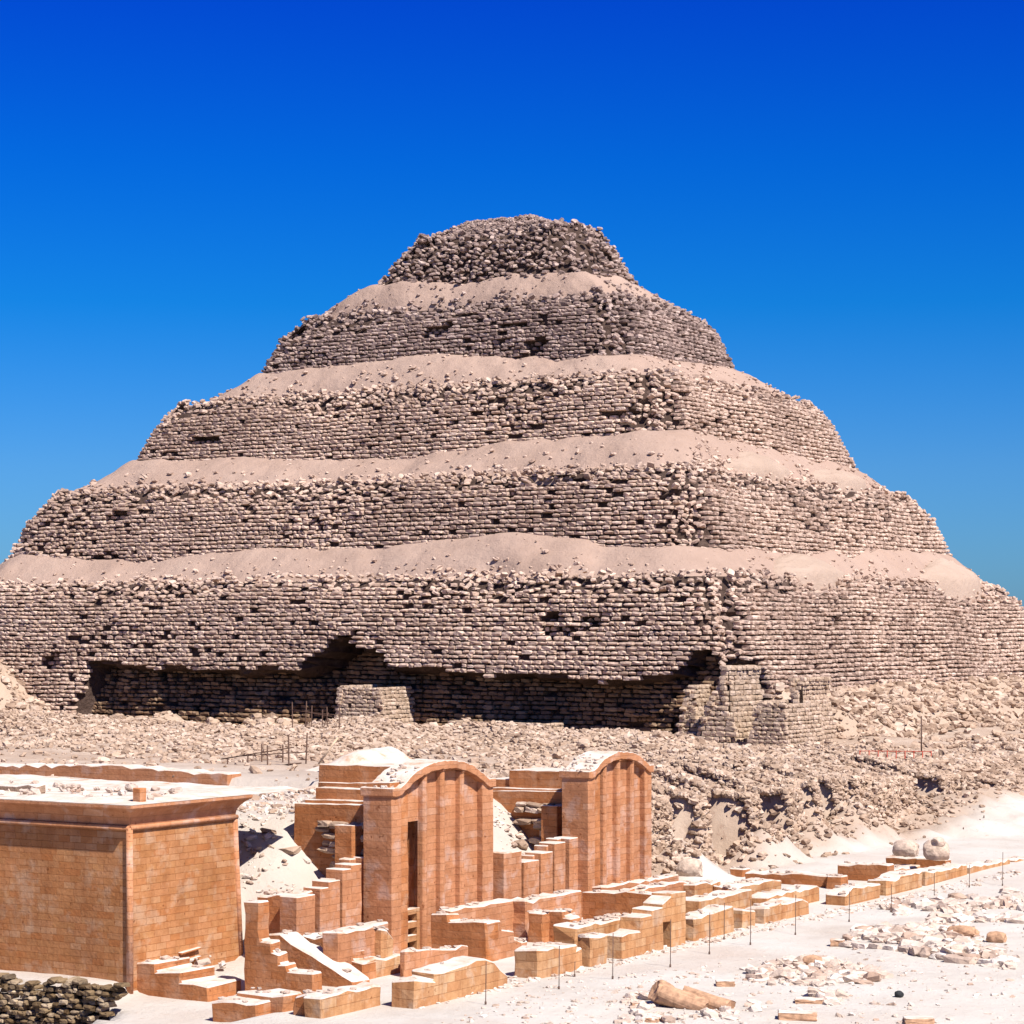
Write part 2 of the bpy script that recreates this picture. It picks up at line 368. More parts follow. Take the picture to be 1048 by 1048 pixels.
def inset(k, x, y, nx, ny, z, a, b):
    z0, z1 = TIERS[k][0], TIERS[k][1]; t = (z-z0)/(z1-z0)
    s = 50+k*13
    base = fbm(x*.16, y*.16, z*.22, s)*.38
    rag = fbm(x*.10, y*.10, 1, s+5)                                        # how far down the top has slumped
    top = ss(.62+.25*rag, 1.12, t)*1.9*(1+.5*fbm(x*.3, y*.3, z*.3, s+6))
    dse = np.hypot(x-a, y+b); gully = (1.9+.8*fbm(x*.3, y*.3, z*.5, s+8))*ss(4.4, .4, dse+fbm(z*.3, x*.1, 0, s+9)*1.2)
    dsw = np.hypot(x+a, y+b); dne = np.hypot(x-a, y-b)
    cor = ss(6, 0, dsw)*(.4+1.2*t)+ss(6, 0, dne)*(.4+1.2*t)
    hole = ss(.52, .62, fbm(x*.22, y*.22, z*.45, s+12))*1.1
    rz = ss(.02, .38, fbm(x*.055, y*.055, z*.13, s+30)+.22*(t-.3))*[.45, .75, 1.0, 1.2, 1.2][k]
    rf = top*.7+gully*.9+hole*.3+cor*.5+rz*.5
    ins = base+np.maximum(top, 0)+gully+cor+hole+rz*(.25+.38*fbm(x*.5, y*.5, z*.7, s+31))
    if k == 4:
        ins = ins+2.2*t*t*ss(2, 8, y)+1.2*t*ss(-8, -14, x)+.9*t; rf = rf+.8
    return ins, np.clip(rf, 0, 2)
def in_view(px_, py_, k):
    return (py_ < -TIERS[k][3]+12) | (px_ > TIERS[k][2]-14)
for k, (z0, z1, A, B) in enumerate(TIERS):
    zlow = 1.0 if k == 0 else z0-1.6
    CX, CY = PC[0]+OFF[k][0], PC[1]+OFF[k][1]
    # core body following the same erosion, half a metre in
    rows = np.arange(zlow, z1+.01, .45)
    rad = 2.6-.2*k
    Pb, Nb = perim(A, B, rad, 8, .9)
    GX, GY, GZ = [], [], []
    for z in rows:
        sh = BAT*(z-z0); x, y = Pb[:, 0], Pb[:, 1]
        fa = (A-sh)/A; fb = (B-sh)/B
        xx, yy = x*fa, y*fb
        ins, _ = inset(k, xx, yy, Nb[:, 0], Nb[:, 1], z, A-sh, B-sh); ins = np.clip(ins, -.6, 3.4)+.48
        if k == 0: ins = ins+UD(xx, z)*undercut(xx, yy, z)
        GX.append(xx-Nb[:, 0]*ins+CX); GY.append(yy-Nb[:, 1]*ins+CY); GZ.append(np.full(len(x), z))
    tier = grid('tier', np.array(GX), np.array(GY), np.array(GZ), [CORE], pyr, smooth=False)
    # facing stones, course by course
    P, M, S, MI = [], [], [], []
    z = zlow; c = 0
    while z < z1+.3:
        ch = rng.uniform(.37, .47); sh = BAT*(z-z0); a, b = A-sh, B-sh
        Pp, Nn = perim(a, b, rad, 8, .5)
        d = np.r_[0, np.cumsum(np.hypot(*np.diff(Pp, axis=0).T))]; L = d[-1]
        ln = rng.uniform(.42, 1.25, int(L/.65)+10); u = np.cumsum(ln)+rng.random(); keep = u < L; u = u[keep]; ln = ln[keep]
        um = u-ln/2
        x = np.interp(um, d, Pp[:, 0]); y = np.interp(um, d, Pp[:, 1]); nx = np.interp(um, d, Nn[:, 0]); ny = np.interp(um, d, Nn[:, 1])
        q = np.hypot(nx, ny); nx /= q; ny /= q
        v = in_view(x, y, k); x, y, nx, ny, ln = x[v], y[v], nx[v], ny[v], ln[v]
        ins, rough = inset(k, x, y, nx, ny, z, a, b)
        uc = undercut(x, y, np.full(len(x), z)) if k == 0 else np.zeros(len(x))
        n = len(x); ins = np.clip(ins, -.6, 3.4)+UD(x, z)*uc
        if k == 0: kp = (ny < -.5) | (z > 5.6+fbm(x*.2, y*.2, 0, 77)); 
        else: kp = np.ones(n, bool)
        kp &= rng.random(n) > (.025+.13*np.clip(rough, 0, 1)+.05*(noise(x*.35, z*.6, 4, 90+k) > .45))
        kp &= ~((uc > .05) & (uc < .95))
        jit = rng.normal(0, .06, n)+rng.normal(0, .26, n)*np.clip(rough, 0, 1.2)
        dep = .95
        cx = x-nx*(ins+dep/2-.12-jit)+CX; cy = y-ny*(ins+dep/2-.12-jit)+CY
        cz = z+ch/2+rng.normal(0, .02, n)+rng.normal(0, .10, n)*np.clip(rough, 0, 1)
        sag = fbm(x*.05, y*.05, z*.08, 60+k)*.35
        yaw = np.arctan2(ny, nx)+pi/2+rng.normal(0, .05, n)+rng.normal(0, .5, n)*np.clip(rough-.15, 0, 1)
        P.append(np.stack([cx, cy, cz+sag], -1)[kp])
        M.append(rotm(yaw, rng.normal(0, .05, n)+rng.normal(0, .35, n)*np.clip(rough-.15, 0, 1), rng.normal(0, .025, n)+rng.normal(0, .3, n)*np.clip(rough-.15, 0, 1))[kp])
        S.append(np.stack([ln*rng.uniform(.86, .97, n)*(1-.38*np.clip(rough, 0, 1)), np.full(n, dep)*(1-.3*np.clip(rough, 0, 1)), ch*rng.uniform(.68, .92, n)*(1-.12*np.clip(rough, 0, 1))], -1)[kp])
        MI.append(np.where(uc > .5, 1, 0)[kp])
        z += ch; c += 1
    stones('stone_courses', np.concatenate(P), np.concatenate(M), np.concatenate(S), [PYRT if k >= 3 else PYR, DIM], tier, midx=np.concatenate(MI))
    # debris slope on the terrace above the face
    if k < 4:
        nz0, nA, nB = TIERS[k+1][0], TIERS[k+1][2], TIERS[k+1][3]
    else:
        nz0, nA, nB = 58.6, 4.0, 1.6
    sh = BAT*(z1-z0); oa, ob = A-sh-.3, B-sh-.3; ia, ib = nA-.4, nB-.4
    W_ = 26
    Pb, Nb = perim(1, 1, .12, 6, .012)
    def terr(t, x, y):
        n1 = fbm(x*.045, y*.045, 0, 70+k); n2 = fbm(x*.35, y*.35, 0, 80+k)
        slump = np.maximum(fbm(x*.10, y*.10, 1, 50+k*13+5), -.5)*1.0
        zt = (z1-.75-.55*slump)+(nz0+.25-z1+.75)*(1-(1-t)**1.25)
        return zt+n1*1.35*np.sin(np.clip(t, 0, 1)*pi*.62)+n2*.26+.10*fbm(x*1.1, y*1.1, 0, 85+k)+.35*ss(.65, 1, t)
    T = np.linspace(-.02, 1.06, W_)[:, None]
    ie, _ = inset(k, Pb[:, 0]*oa, Pb[:, 1]*ob, Nb[:, 0], Nb[:, 1], z1-.5, oa+.3, ob+.3); ie = np.clip(ie, -.6, 3.4)
    def ring_xy(px_, py_, t, ie_, nx_, ny_):
        f_ = (1-np.clip(t, 0, 1))*np.clip(1.3-t*1.3, 0, 1)*(ie_+.15)
        return px_*(oa+(ia-oa)*t)-nx_*f_, py_*(ob+(ib-ob)*t)-ny_*f_
    Lx, Ly = ring_xy(Pb[None, :, 0], Pb[None, :, 1], T, ie[None, :], Nb[None, :, 0], Nb[None, :, 1])
    Lx = Lx-Pb[None, :, 0]*0; Zt = terr(np.clip(T, 0, 1)+0*Lx, Lx, Ly)-1.2*ss(0, -.02, T)
    bx = OFF[min(k+1, 4)][0]-OFF[k][0]; by = OFF[min(k+1, 4)][1]-OFF[k][1]
    grid('debris_slope', Lx+CX+bx*T, Ly+CY+by*T, Zt, [SANDP if k < 4 else PYRT], tier, smooth=True)
    # loose stones: thick along the crumbling edge, sparse higher up
    area = (oa+ob)*4*(oa-ia); n = int(area*(2.6 if k < 4 else 7))
    idx = rng.integers(0, len(Pb), n*3); t = rng.random(n*3)
    keep = rng.random(n*3) < (.05+.95*np.exp(-((t)/(.26+.14*noise(Pb[idx, 0]*40, Pb[idx, 1]*40, k, 5)))**2)) if k < 4 else rng.random(n*3) < .9
    idx, t = idx[keep], t[keep]
    lx, ly = ring_xy(Pb[idx, 0], Pb[idx, 1], t, ie[idx], Nb[idx, 0], Nb[idx, 1]); lx = lx+rng.normal(0, .15, len(t)); ly = ly+rng.normal(0, .15, len(t))
    v = in_view(lx, ly, k) | (ly < 0); lx, ly, t = lx[v], ly[v], t[v]; n = len(t)
    s = (.18+.50*rng.random(n)**2.5)*(1.15-.6*t); S3 = np.stack([s*1.25, s, s*.6], -1)
    zz = terr(t, lx, ly)
    stones('loose_stones', np.stack([lx+CX+bx*t, ly+CY+by*t, zz+.1*s], -1), rotm(rng.uniform(0, 6.28, n), rng.normal(0, .3, n), rng.normal(0, .3, n)), S3, [PYR if k < 3 else PYRT], tier, rocks=True)['kind'] = 'stuff'

# sand heaps on the terraces of the east side
def heap(cx, cy, rx, ry, z0, h, seed, m=None, parent=None, name='sand_heap'):
    u = np.linspace(-1.15, 1.15, 40); Xh, Yh = np.meshgrid(u, u)
    rr = np.hypot(Xh, Yh); zz = z0+h*np.clip(1-rr**1.6, -3, 1)-2.5*ss(1, 1.2, rr)+fbm(Xh*2, Yh*2, seed, 9)*h*.26+fbm(Xh*7, Yh*7, seed, 10)*h*.07
    return grid(name, cx+Xh*rx, cy+Yh*ry, zz, [m or SANDY], parent)
def eastheap(px, lx, z, rx, ry, h, seed):
    x, y, _ = onE(px, PC[0]+lx); heap(x, y, rx, ry, z, h, seed, SANDY, pyr)
eastheap(962, 44.6, 18.0, 3.1, 9, 2.2, 1)
eastheap(818, 44.6, 18.2, 3.0, 8, 1.5, 2)
eastheap(765, 36.0, 28.9, 2.6, 8, 1.5, 3)
eastheap(850, 36.0, 28.9, 2.6, 7, 1.1, 4)

# the robbed lowest tier: slope of ruin round the foot
def ruin(x, y):
    lx, ly = x-PC[0], y-PC[1]
    de, ds = lx-(51.5+.6), -ly-(41.5+.6)
    e = 7.1-.40*np.clip(de, 0, 30)-.9*ss(5, 8, de)+.5*ss(4, 7, de)*0
    s = np.where(ds > -1, 3.2-.22*ds+1.5*np.clip(fbm(x*.28, y*.28, 0, 95), -.2, 1)*ss(7, 1, ds)-.22*np.clip(ds-6, 0, 30), 2.6)
    z = np.where(de > ds, e, s)
    wgt = ss(-2.5, 2.5, de-ds); z = s+(np.minimum(e, 7.2)-s)*wgt
    cf = ss(-34.5, -38.5, ly)*(lx > 24); z = z+(np.minimum(z, 2.6-.22*np.maximum(ds, 0)-.1*np.maximum(de, 0))-z)*cf
    far = ss(9, 15, np.maximum(de, ds))
    # hillock left of the undercut
    z = z+11*np.exp(-(((lx+36)/8.5)**2+((ly+47)/5.5)**2))
    z = z+fbm(x*.16, y*.16, 0, 91)*1.15*ss(-1, 1.5, np.maximum(de, ds))+fbm(x*.6, y*.6, 0, 92)*.3
    return z-4.2*far*ss(0, 1, far)
ux = np.arange(-212, -62, .7); uy = np.arange(160, 266, .7); XR, YR = np.meshgrid(ux, uy); ZR = ruin(XR, YR)
ins_ = (XR > PC[0]-48) & (XR < PC[0]+49.5) & (YR > PC[1]-36)
ZR = np.where(ins_, 0.5, ZR)
rb = grid('ruined_lowest_tier', XR, YR, ZR, [sand_mat('ruin_debris', (.34, .24, .17), (.43, .32, .235), (.50, .39, .30), (.24, .165, .115), .3)], pyr)
n = 42000; rx = rng.uniform(-205, -70, n); ry = rng.uniform(162, 262, n)
de, ds = rx-PC[0]-51.5, -(ry-PC[1])-41.5; mx = np.maximum(de, ds)
kp = (mx > -1.5) & (mx < 13) & (ruin(rx, ry) > g(rx, ry)-.3) & (rng.random(n) < .8+.6*fbm(rx*.12, ry*.12, 0, 93))
scatter('ruin_stones', np.stack([rx, ry], -1)[kp], ruin, .55, [RUB, ], rb, flat=.6, tilt=.25)['kind'] = 'stuff'
# rows of stones still in place under the undercut and east foot
def course_wall(name, parent, p0, p1, z0, z1, nrm, bat=.12, ch=.34, ln=.6, prof=None, m=None, dep=.6, jit=.03, core=True, seed=1, miss=.01, pitch=0):
    """rough stone wall: courses of blocks from p0 to p1, facing nrm; prof(s, z) -> keep"""
    r = np.random.default_rng(seed); p0, p1, nrm = np.array(p0, float), np.array(p1, float), np.array(nrm, float)
    L = np.linalg.norm(p1-p0); d = (p1-p0)/L; P, S, Yw = [], [], []
    z = z0
    while z < z1:
        h = ch*r.uniform(.85, 1.15); u = 0-ln*r.random()
        while u < L:
            l = ln*r.uniform(.6, 1.5); um = u+l/2; u += l
            if um < 0 or um > L or r.random() < miss: continue
            if prof is not None and not prof(um/L, z): continue
            q = p0+d*um-nrm*(bat*(z-z0)+dep/2-r.normal(0, jit))
            P.append((q[0], q[1], z+h/2)); S.append((l*.96, dep, h*.93)); Yw.append(math.atan2(nrm[1], nrm[0])+pi/2+r.normal(0, jit*.6))
        z += h
    n = len(P); o = stones(name, P, rotm(np.array(Yw), r.normal(0, jit, n), r.normal(0, jit*.6, n)), np.array(S), [m or FILLS], parent)
    return o
def block_pier(name, parent, cx, cy, wx, wy, z0, z1, bat, ch, ln, m, seed, taper_l=0):
    """battered pier faced with courses on its south, east and west sides and solid inside"""
    bm = bmesh.new(); i = .25
    b = bat*(z1-z0)
    lo = [(cx+i, cy+i), (cx+wx-i, cy+i), (cx+wx-i, cy+wy), (cx+i, cy+wy)]; hi = [(cx+i+b+taper_l, cy+i+b), (cx+wx-i-b, cy+i+b), (cx+wx-i-b, cy+wy), (cx+i+b+taper_l, cy+wy)]
    v = [bm.verts.new((*p, z0)) for p in lo]+[bm.verts.new((*p, z1-.1)) for p in hi]
    for f in ((0, 1, 5, 4), (1, 2, 6, 5), (2, 3, 7, 6), (3, 0, 4, 7), (4, 5, 6, 7)): bm.faces.new([v[j] for j in f])
    me = bpy.data.meshes.new(name); bm.to_mesh(me); bm.free(); body = link(name, me, parent, [CORE])
    H = z1-z0
    kx = lambda s, z: (s*wx > (bat+taper_l/H)*(z-z0)) and (s*wx < wx-bat*(z-z0))
    course_wall('south_facing', body, (cx, cy), (cx+wx, cy), z0, z1, (0, -1), bat, ch, ln, kx, m, .5, .03, seed=seed)
    course_wall('east_facing', body, (cx+wx, cy), (cx+wx, cy+wy), z0, z1, (1, 0), bat, ch, ln, lambda s, z: s*wy > bat*(z-z0), m, .5, .03, seed=seed+1)
    course_wall('west_facing', body, (cx, cy), (cx, cy+wy), z0, z1, (-1, 0), bat+taper_l/H, ch, ln, lambda s, z: s*wy > bat*(z-z0), m, .5, .03, seed=seed+2)
    return body
def pier_px(name, xl, xr, yt, yb, Nn, wy, bat, seed, ch=.36, ln=.62, m=None, tl=0):
    a = onN(xl, Nn); b = onN(xr, Nn)
    return block_pier(name, pyr, a[0], Nn, b[0]-a[0], wy, max(1.0, zat(yb, b[2])-.6), zat(yt, b[2]), bat, ch, ln, m or FILLS, seed, tl)
pier_px('repair_buttress', 338, 390, 706, 772, 173.8, 6, .10, 11)
pier_px('repair_buttress', 686, 716, 705, 785, 175.5, 6, .16, 14, m=FILLS)
pier_px('repair_buttress', 698, 751, 684, 789, 171.8, 8, .20, 17, ch=.42, ln=.75, tl=1.5)
pier_px('repair_buttress', 757, 806, 722, 786, 171.6, 8, .13, 21, tl=.6)
pier_px('repair_buttress', 392, 458, 752, 776, 174.6, 4, .05, 23)
pier_px('repair_buttress', 455, 556, 744, 775, 175.0, 4, .05, 25)
pier_px('repair_buttress', 782, 826, 698, 786, 175.5, 8, .30, 29)

# ------------------------------------------------------------------ ashlar walls built as prisms with a stepped profile
def prism(bm, axis_, plane, prof, back, dustcap=True, jit=.012, seed=0):
    """prof: closed polygon of (u, z), u along the wall; axis_ 'E': wall faces east at x=plane, u=y, body goes back to x=plane-back;
       axis_ 'S': faces south at y=plane, u=x, body goes to y=plane+back"""
    r = np.random.default_rng(seed+int(abs(plane)*100) % 1000)
    pts = []
    for i, (u, z) in enumerate(prof):
        u2, z2 = prof[(i+1) % len(prof)]; L = math.hypot(u2-u, z2-z); n = max(1, int(L/.45))
        for j in range(n): pts.append((u+(u2-u)*j/n, z+(z2-z)*j/n))
    top = [(u+r.normal(0, jit), z+r.normal(0, jit)) for u, z in pts]
    bot = [(u+r.normal(0, jit), z+r.normal(0, jit)) for u, z in pts]
    if axis_ == 'E': A = [bm.verts.new((plane, u, z)) for u, z in top]; B = [bm.verts.new((plane-back, u, z)) for u, z in bot]
    else: A = [bm.verts.new((u, plane, z)) for u, z in top]; B = [bm.verts.new((u, plane+back, z)) for u, z in bot]
    bm.faces.new(A); bm.faces.new(B[::-1]); n = len(A)
    for i in range(n): bm.faces.new((A[i], B[i], B[(i+1) % n], A[(i+1) % n]))
def finish(name, bm, mats, parent=None, bev=.02, dust=True):
    bmesh.ops.recalc_face_normals(bm, faces=bm.faces)
    if bev:
        es = [e for e in bm.edges if len(e.link_faces) == 2 and e.calc_face_angle(0) > .5]
        bmesh.ops.bevel(bm, geom=es, offset=bev, segments=1, affect='EDGES', clamp_overlap=True)
    if dust:
        for f in bm.faces:
            if f.normal.z > .45: f.material_index = 1
    me = bpy.data.meshes.new(name); bm.to_mesh(me); bm.free()
    return link(name, me, parent, list(mats)+([DUST] if dust else []))
def prof_px(ax, plane, pts, zb):
    P = []
    for px, py in pts:
        q = onE(px, plane) if ax == 'E' else onN(px, plane); P.append((q[1] if ax == 'E' else q[0], zat(py, q[2])))
    return [(P[0][0], zb)]+P+[(P[-1][0], zb)]
GW = 'low excavated limestone walls of the court'
def wall(label, ax, plane, pts, back=.9, zb=-.9, m=None, cap=None, cat='wall', name='low_limestone_wall', chips=6, group=GW):
    bm = bmesh.new(); P = prof_px(ax, plane, pts, zb); prism(bm, ax, plane, P, back, jit=.038)
    o = finish(name, bm, [m or LIMEL], bev=.055)
    # a few broken edge stones lying on its top
    r = np.random.default_rng(int(abs(plane*37+pts[0][0]))); c = []
    for i in range(chips):
        u = r.uniform(P[1][0], P[-2][0]); z = np.interp(u, [p[0] for p in P[1:-1]], [p[1] for p in P[1:-1]]); b = r.uniform(.15, back-.1)
        c.append((plane-b, u, z) if ax == 'E' else (u, plane+b, z))
    if c:
        s = r.uniform(.10, .26, len(c)); S = np.stack([s*1.4, s, s*.5], -1)
        Mx = rotm(r.uniform(0, 6, len(c)))
        for i in range(len(c)): stones('broken_top_stone', np.array(c)[i:i+1]+[0, 0, .02], Mx[i:i+1], S[i:i+1], [RUBW], o, rocks=True)
    tag(o, label, cat, group, 'thing')
    return o
FE = -41.8
def step(*a): return list(a)
wall('nearest low wall block of the court edge, white topped with rounded left corner', 'E', -43.2, [(329, 1021), (390, 1007)], .72)
wall('long low wall with stepped left end and sloping right end, second along the court', 'E', FE, [(425, 1005), (444, 1003), (445, 996), (496, 980), (505, 987), (520, 999)], .95)
wall('cube-like low wall block with darker blotched left side, third along the court edge', 'E', FE, [(551, 972), (590, 966), (591, 971), (596, 970)], 1.0)
wall('short square pillar stub between two low walls at the court edge', 'E', FE, [(605, 959), (622, 956)], .6)
# wall with a small doorway: jambs and lintel
bm = bmesh.new()
def pf(pts, zb=-.35, pl=FE, ax='E'): return prof_px(ax, pl, pts, zb)
prism(bm, 'E', FE, pf([(637, 958), (655, 953), (656, 939), (667, 936), (668, 931), (679, 928)]), .9, jit=.02)
prism(bm, 'E', FE+.003, pf([(687, 922), (688, 914), (702, 912)]), .9, jit=.02)
d1 = onE(679, FE); d2 = onE(687, FE)
prism(bm, 'E', FE+.006, [(d1[1]-.05, zat(944, d1[2])), (d1[1]-.05, zat(925, d1[2])), (d2[1]+.05, zat(917, d2[2])), (d2[1]+.05, zat(944, d2[2]))], .9, jit=.015)
prism(bm, 'E', FE-.86, [(d1[1]-.1, -.3), (d1[1]-.1, 1.5), (d2[1]+.1, 1.5), (d2[1]+.1, -.3)], .2, jit=0)
tag(finish('low_limestone_wall', bm, [LIMEL], bev=.03), 'wall stepping up to a small dark doorway beside the court', 'wall', GW)
wall('low wall just right of the small dark doorway, with tumbled stones at its left end', 'E', FE, [(711, 940), (730, 933), (750, 926), (751, 928)], .85)
wall('small pier with a dark hollow between two low walls at the court edge', 'E', FE, [(761, 933), (773, 931)], 1.0)
wall('low wall with rubble heaped at its left end, mid way along the court', 'E', FE, [(783, 931), (800, 925), (822, 919), (828, 924)], 1.0)
wall('taller wall standing behind the mid court low wall, long white top', 'E', -43.6, [(786, 918), (810, 912), (838, 906), (839, 908)], 1.0)
wall('low wall whose left end is a tumbled stair of stones', 'E', FE, [(866, 916), (873, 909), (888, 906), (901, 904)], 1.0)
wall('stepped low wall followed to the right by a wider lettered block, far court edge', 'E', FE, [(908, 902), (920, 899), (921, 895), (944, 892)], 1.0)
wall('wide smooth low wall block with two dark chips near its top, far court edge', 'E', FE, [(948, 893), (990, 885)], 1.1)
wall('long low wall block at the far right of the court edge', 'E', FE, [(993, 887), (1034, 880)], .9)
wall('last dark low wall stub at the right edge of the photo', 'E', FE, [(1040, 880), (1058, 876)], 1.0)
# pieces beside the mastaba
wall('stepped wall descending from the corner of the corniced building', 'S', 61.6, [(137, 985), (158, 985), (159, 995), (184, 996), (185, 1007), (212, 1009)], 1.9, m=LIME)
wall('low flat block with a loose slab on top, just below the corniced building', 'S', 58.9, [(242, 1015), (291, 1019)], 1.0, m=LIME)
wall('lowest slab step half sunk in the sand under the corniced building', 'S', 58.2, [(216, 1024), (264, 1027)], .9, m=LIME)
wall('low block in shade behind the nearest white topped wall block', 'S', 58.6, [(300, 1018), (327, 1019)], .8, m=LIME)
wall('dark shaded wall stepping down right beside the corniced building', 'S', 63.0, [(249.5, 922), (265, 923), (266, 964), (277, 965), (278, 975), (284, 976), (285, 986), (292, 987), (293, 994), (320, 996)], .6, m=LIME)
ramp_ = wall('white dusty ramp running down between two stepped walls', 'S', 64.3, [(272, 957), (286, 956), (300, 966), (330, 985), (362, 1004)], 1.05, m=LIME, cat='ramp', name='stone_ramp', chips=3)
wall('brown wall with three steps down, behind the white dusty ramp', 'S', 65.7, [(308, 957), (346, 956), (347, 973), (359, 974), (360, 983), (372, 984)], .8, m=LIME)
wall('blotchy eroded pier at the foot of the three stepped wall', 'E', onN(372, 65.7)[0]-.02, [(373, 985), (395, 980), (408, 978), (422, 975)], .8, m=LIMEL)
wall('square orange block left of the nearer arched chapel, sand piled behind', 'S', 66.9, [(262, 915), (304, 916)], 1.1, m=LIME, zb=-.3)
wall('low wall with a rounded top running to the nearer arched chapel', 'E', -47.3, [(346, 956), (398, 943)], .7, m=LIMEP)
wall('broken rubble pier at the left foot of the nearer arched chapel', 'E', -47.0, [(391, 950), (397, 951), (403, 962)], .6, m=LIMEL, chips=10)
wall('thin kerb wall in front of the nearer chapel doorway', 'E', -46.0, [(415, 973), (480, 969)], .3, m=LIMEP)
wall('brown wall with a raised step below the nearer arched chapel', 'S', 71.7, [(440, 936), (459, 937), (460, 942), (498, 944)], .8, m=LIME)
wall('pinkish wall stepping down to the right, below the nearer arched chapel', 'E', onN(498, 71.7)[0]+.01, [(498.5, 944), (513, 942), (514, 953), (526, 954), (527, 961), (540, 963)], .8, m=LIMEP)
wall('rounded capping wall along the right foot of the nearer arched chapel', 'E', -48.4, [(462, 931), (528, 920)], .6, m=LIMEP)
wall('wide white capped wall between the two arched chapels', 'E', -47.8, [(539, 922), (596, 911)], .8, m=LIMEP)
wall('brown wall closing the far side of the excavated room below the further chapel', 'S', 82.5, [(596, 913), (640, 913), (641, 913), (690, 918)], .8, m=LIME)
wall('dark pier standing in the excavated room between the chapels', 'S', 77.2, [(540, 934), (556, 934)], .8, m=LIME)
wall('brown wall with steps falling to the right inside the excavated room', 'S', 77.7, [(556, 932), (577, 933), (578, 938), (584, 939), (585, 946), (592, 947)], .7, m=LIME)
wall('low rubble topped wall on the court side of the excavated room', 'E', -43.4, [(590, 948), (622, 943), (650, 937)], 1.0, m=LIMEL, chips=26)
wall('long white topped wall along the foot of the further arched chapel', 'E', -48.6, [(616, 908), (655, 902), (695, 895)], .6, m=LIMEP)
wall('low plinth wall one step in front of the further arched chapel', 'E', -46.9, [(640, 912), (664, 908), (705, 902)], .7, m=LIMEP)
wall('short pale wall right of the further arched chapel', 'E', -46.3, [(712, 905), (738, 901)], 1.0, m=LIMEL, chips=12)
wall('white capped wall behind the doorway wall', 'E', -44.2, [(716, 921), (750, 915), (770, 910)], 1.0, m=LIMEL)
wall('rubble topped short wall near the middle of the court edge', 'E', -45.2, [(752, 908), (790, 901), (800, 902)], 1.1, m=LIMEL, chips=24)
wall('long brown wall at the foot of the rubble bank', 'S', 102.0, [(762, 892), (800, 893), (861, 897)], .8, m=LIME)
wall('small orange stub at the left end of the long brown wall', 'S', 104.0, [(747, 888), (761, 888)], .7, m=LIME)
wall('dark corner pier between two far court walls', 'S', 101.6, [(845, 896), (861, 897)], .6, m=LIME)
wall('shaded brown wall further back on the right, thick white edge', 'S', 105.6, [(857, 884), (909, 885)], .8, m=LIME)
wall('far brown wall below the left round boulder', 'S', 112.0, [(906, 876), (938, 877)], .8, m=LIME)
wall('far brown wall below the right round boulder', 'S', 111.6, [(936, 878), (968, 880)], .8, m=LIME)
wall('pale low wall in front of the far brown walls', 'E', -44.5, [(912, 890), (942, 886)], 1.0, m=LIMEL)

# ------------------------------------------------------------------ corniced building (mastaba) at left
mc = onE(133, -53.5); ME, MN0 = -53.5, mc[1]; MN1 = onE(247, ME)[1]; MW = -80.0
mast = tag(empty('corniced_building', (ME, MN0, 0)), 'flat topped orange limestone building with flared cornice at the left', 'building')
ZT, ZC = zat(848, mc[2]), zat(824, mc[2])
bat = .035
def ring(z, off): return [(MW, MN0-off, z), (ME+off, MN0-off, z), (ME+off, MN1+off, z), (MW, MN1+off, z)]
def loft(name, secs, m, parent, dust=True, bev=0, sub=1):
    bm = bmesh.new(); R_ = [[bm.verts.new(p) for p in ring(z, o)] for z, o in secs]
    for a, b in zip(R_, R_[1:]):
        for i in range(4): bm.faces.new((a[i], a[(i+1) % 4], b[(i+1) % 4], b[i]))
    bm.faces.new(R_[-1]); bm.faces.new(R_[0][::-1])
    return finish(name, bm, [m], parent, bev, dust)
loft('wall', [(-.6, .02), (ZT-.01, .02-bat*ZT+bat*0)], lime_mat('building_ashlar', [(0.367, 0.160, 0.066), (0.413, 0.187, 0.090), (0.390, 0.176, 0.078), (0.374, 0.144, 0.055), (0.445, 0.242, 0.140), (0.398, 0.183, 0.078), (0.374, 0.176, 0.090)], row=.235, bw=.52, streak=.6, jk=.05), mast, dust=False)
o_ = -bat*ZT+.02
secs = [(ZT, o_+.02)]+[(ZT+.08+(ZC-ZT-.2)*t, o_+.02+.42*t**2.2) for t in np.linspace(0, 1, 9)]+[(ZC-.10, o_+.46), (ZC, o_+.46)]
loft('cornice', secs, LIMEP, mast)
def tube(bm, p, q, r, seg=10, r2=None):
    p, q = np.array(p, float), np.array(q, float); d = q-p; L = np.linalg.norm(d); d /= L
    a = np.cross(d, (0, 0, 1) if abs(d[2]) < .9 else (1, 0, 0)); a /= np.linalg.norm(a); b = np.cross(d, a); r2 = r if r2 is None else r2
    A = [bm.verts.new(p+r*(a*cos(t)+b*sin(t))) for t in np.linspace(0, 2*pi, seg, endpoint=False)]
    B = [bm.verts.new(q+r2*(a*cos(t)+b*sin(t))) for t in np.linspace(0, 2*pi, seg, endpoint=False)]
    for i in range(seg): bm.faces.new((A[i], A[(i+1) % seg], B[(i+1) % seg], B[i]))
    bm.faces.new(A[::-1]); bm.faces.new(B)
def tubes(name, L, m, parent=None, seg=10):
    bm = bmesh.new()
    for p, q, r in L: tube(bm, p, q, r, seg)
    bmesh.ops.recalc_face_normals(bm, faces=bm.faces)
    me = bpy.data.meshes.new(name); bm.to_mesh(me); bm.free()
    for p in me.polygons: p.use_smooth = len(p.vertices) == 4
    return link(name, me, parent, [m])
t0 = o_+.05
tubes('torus_moulding', [((MW, MN0-t0, ZT), (ME+t0, MN0-t0, ZT), .09), ((ME+t0, MN0-t0, ZT), (ME+t0, MN1+t0, ZT), .09)], LIMEP, mast)
tubes('corner_roll', [((ME+.02, MN0-.02, -.5), (ME+o_, MN0-o_, ZT), .12)], LIMEP, mast)
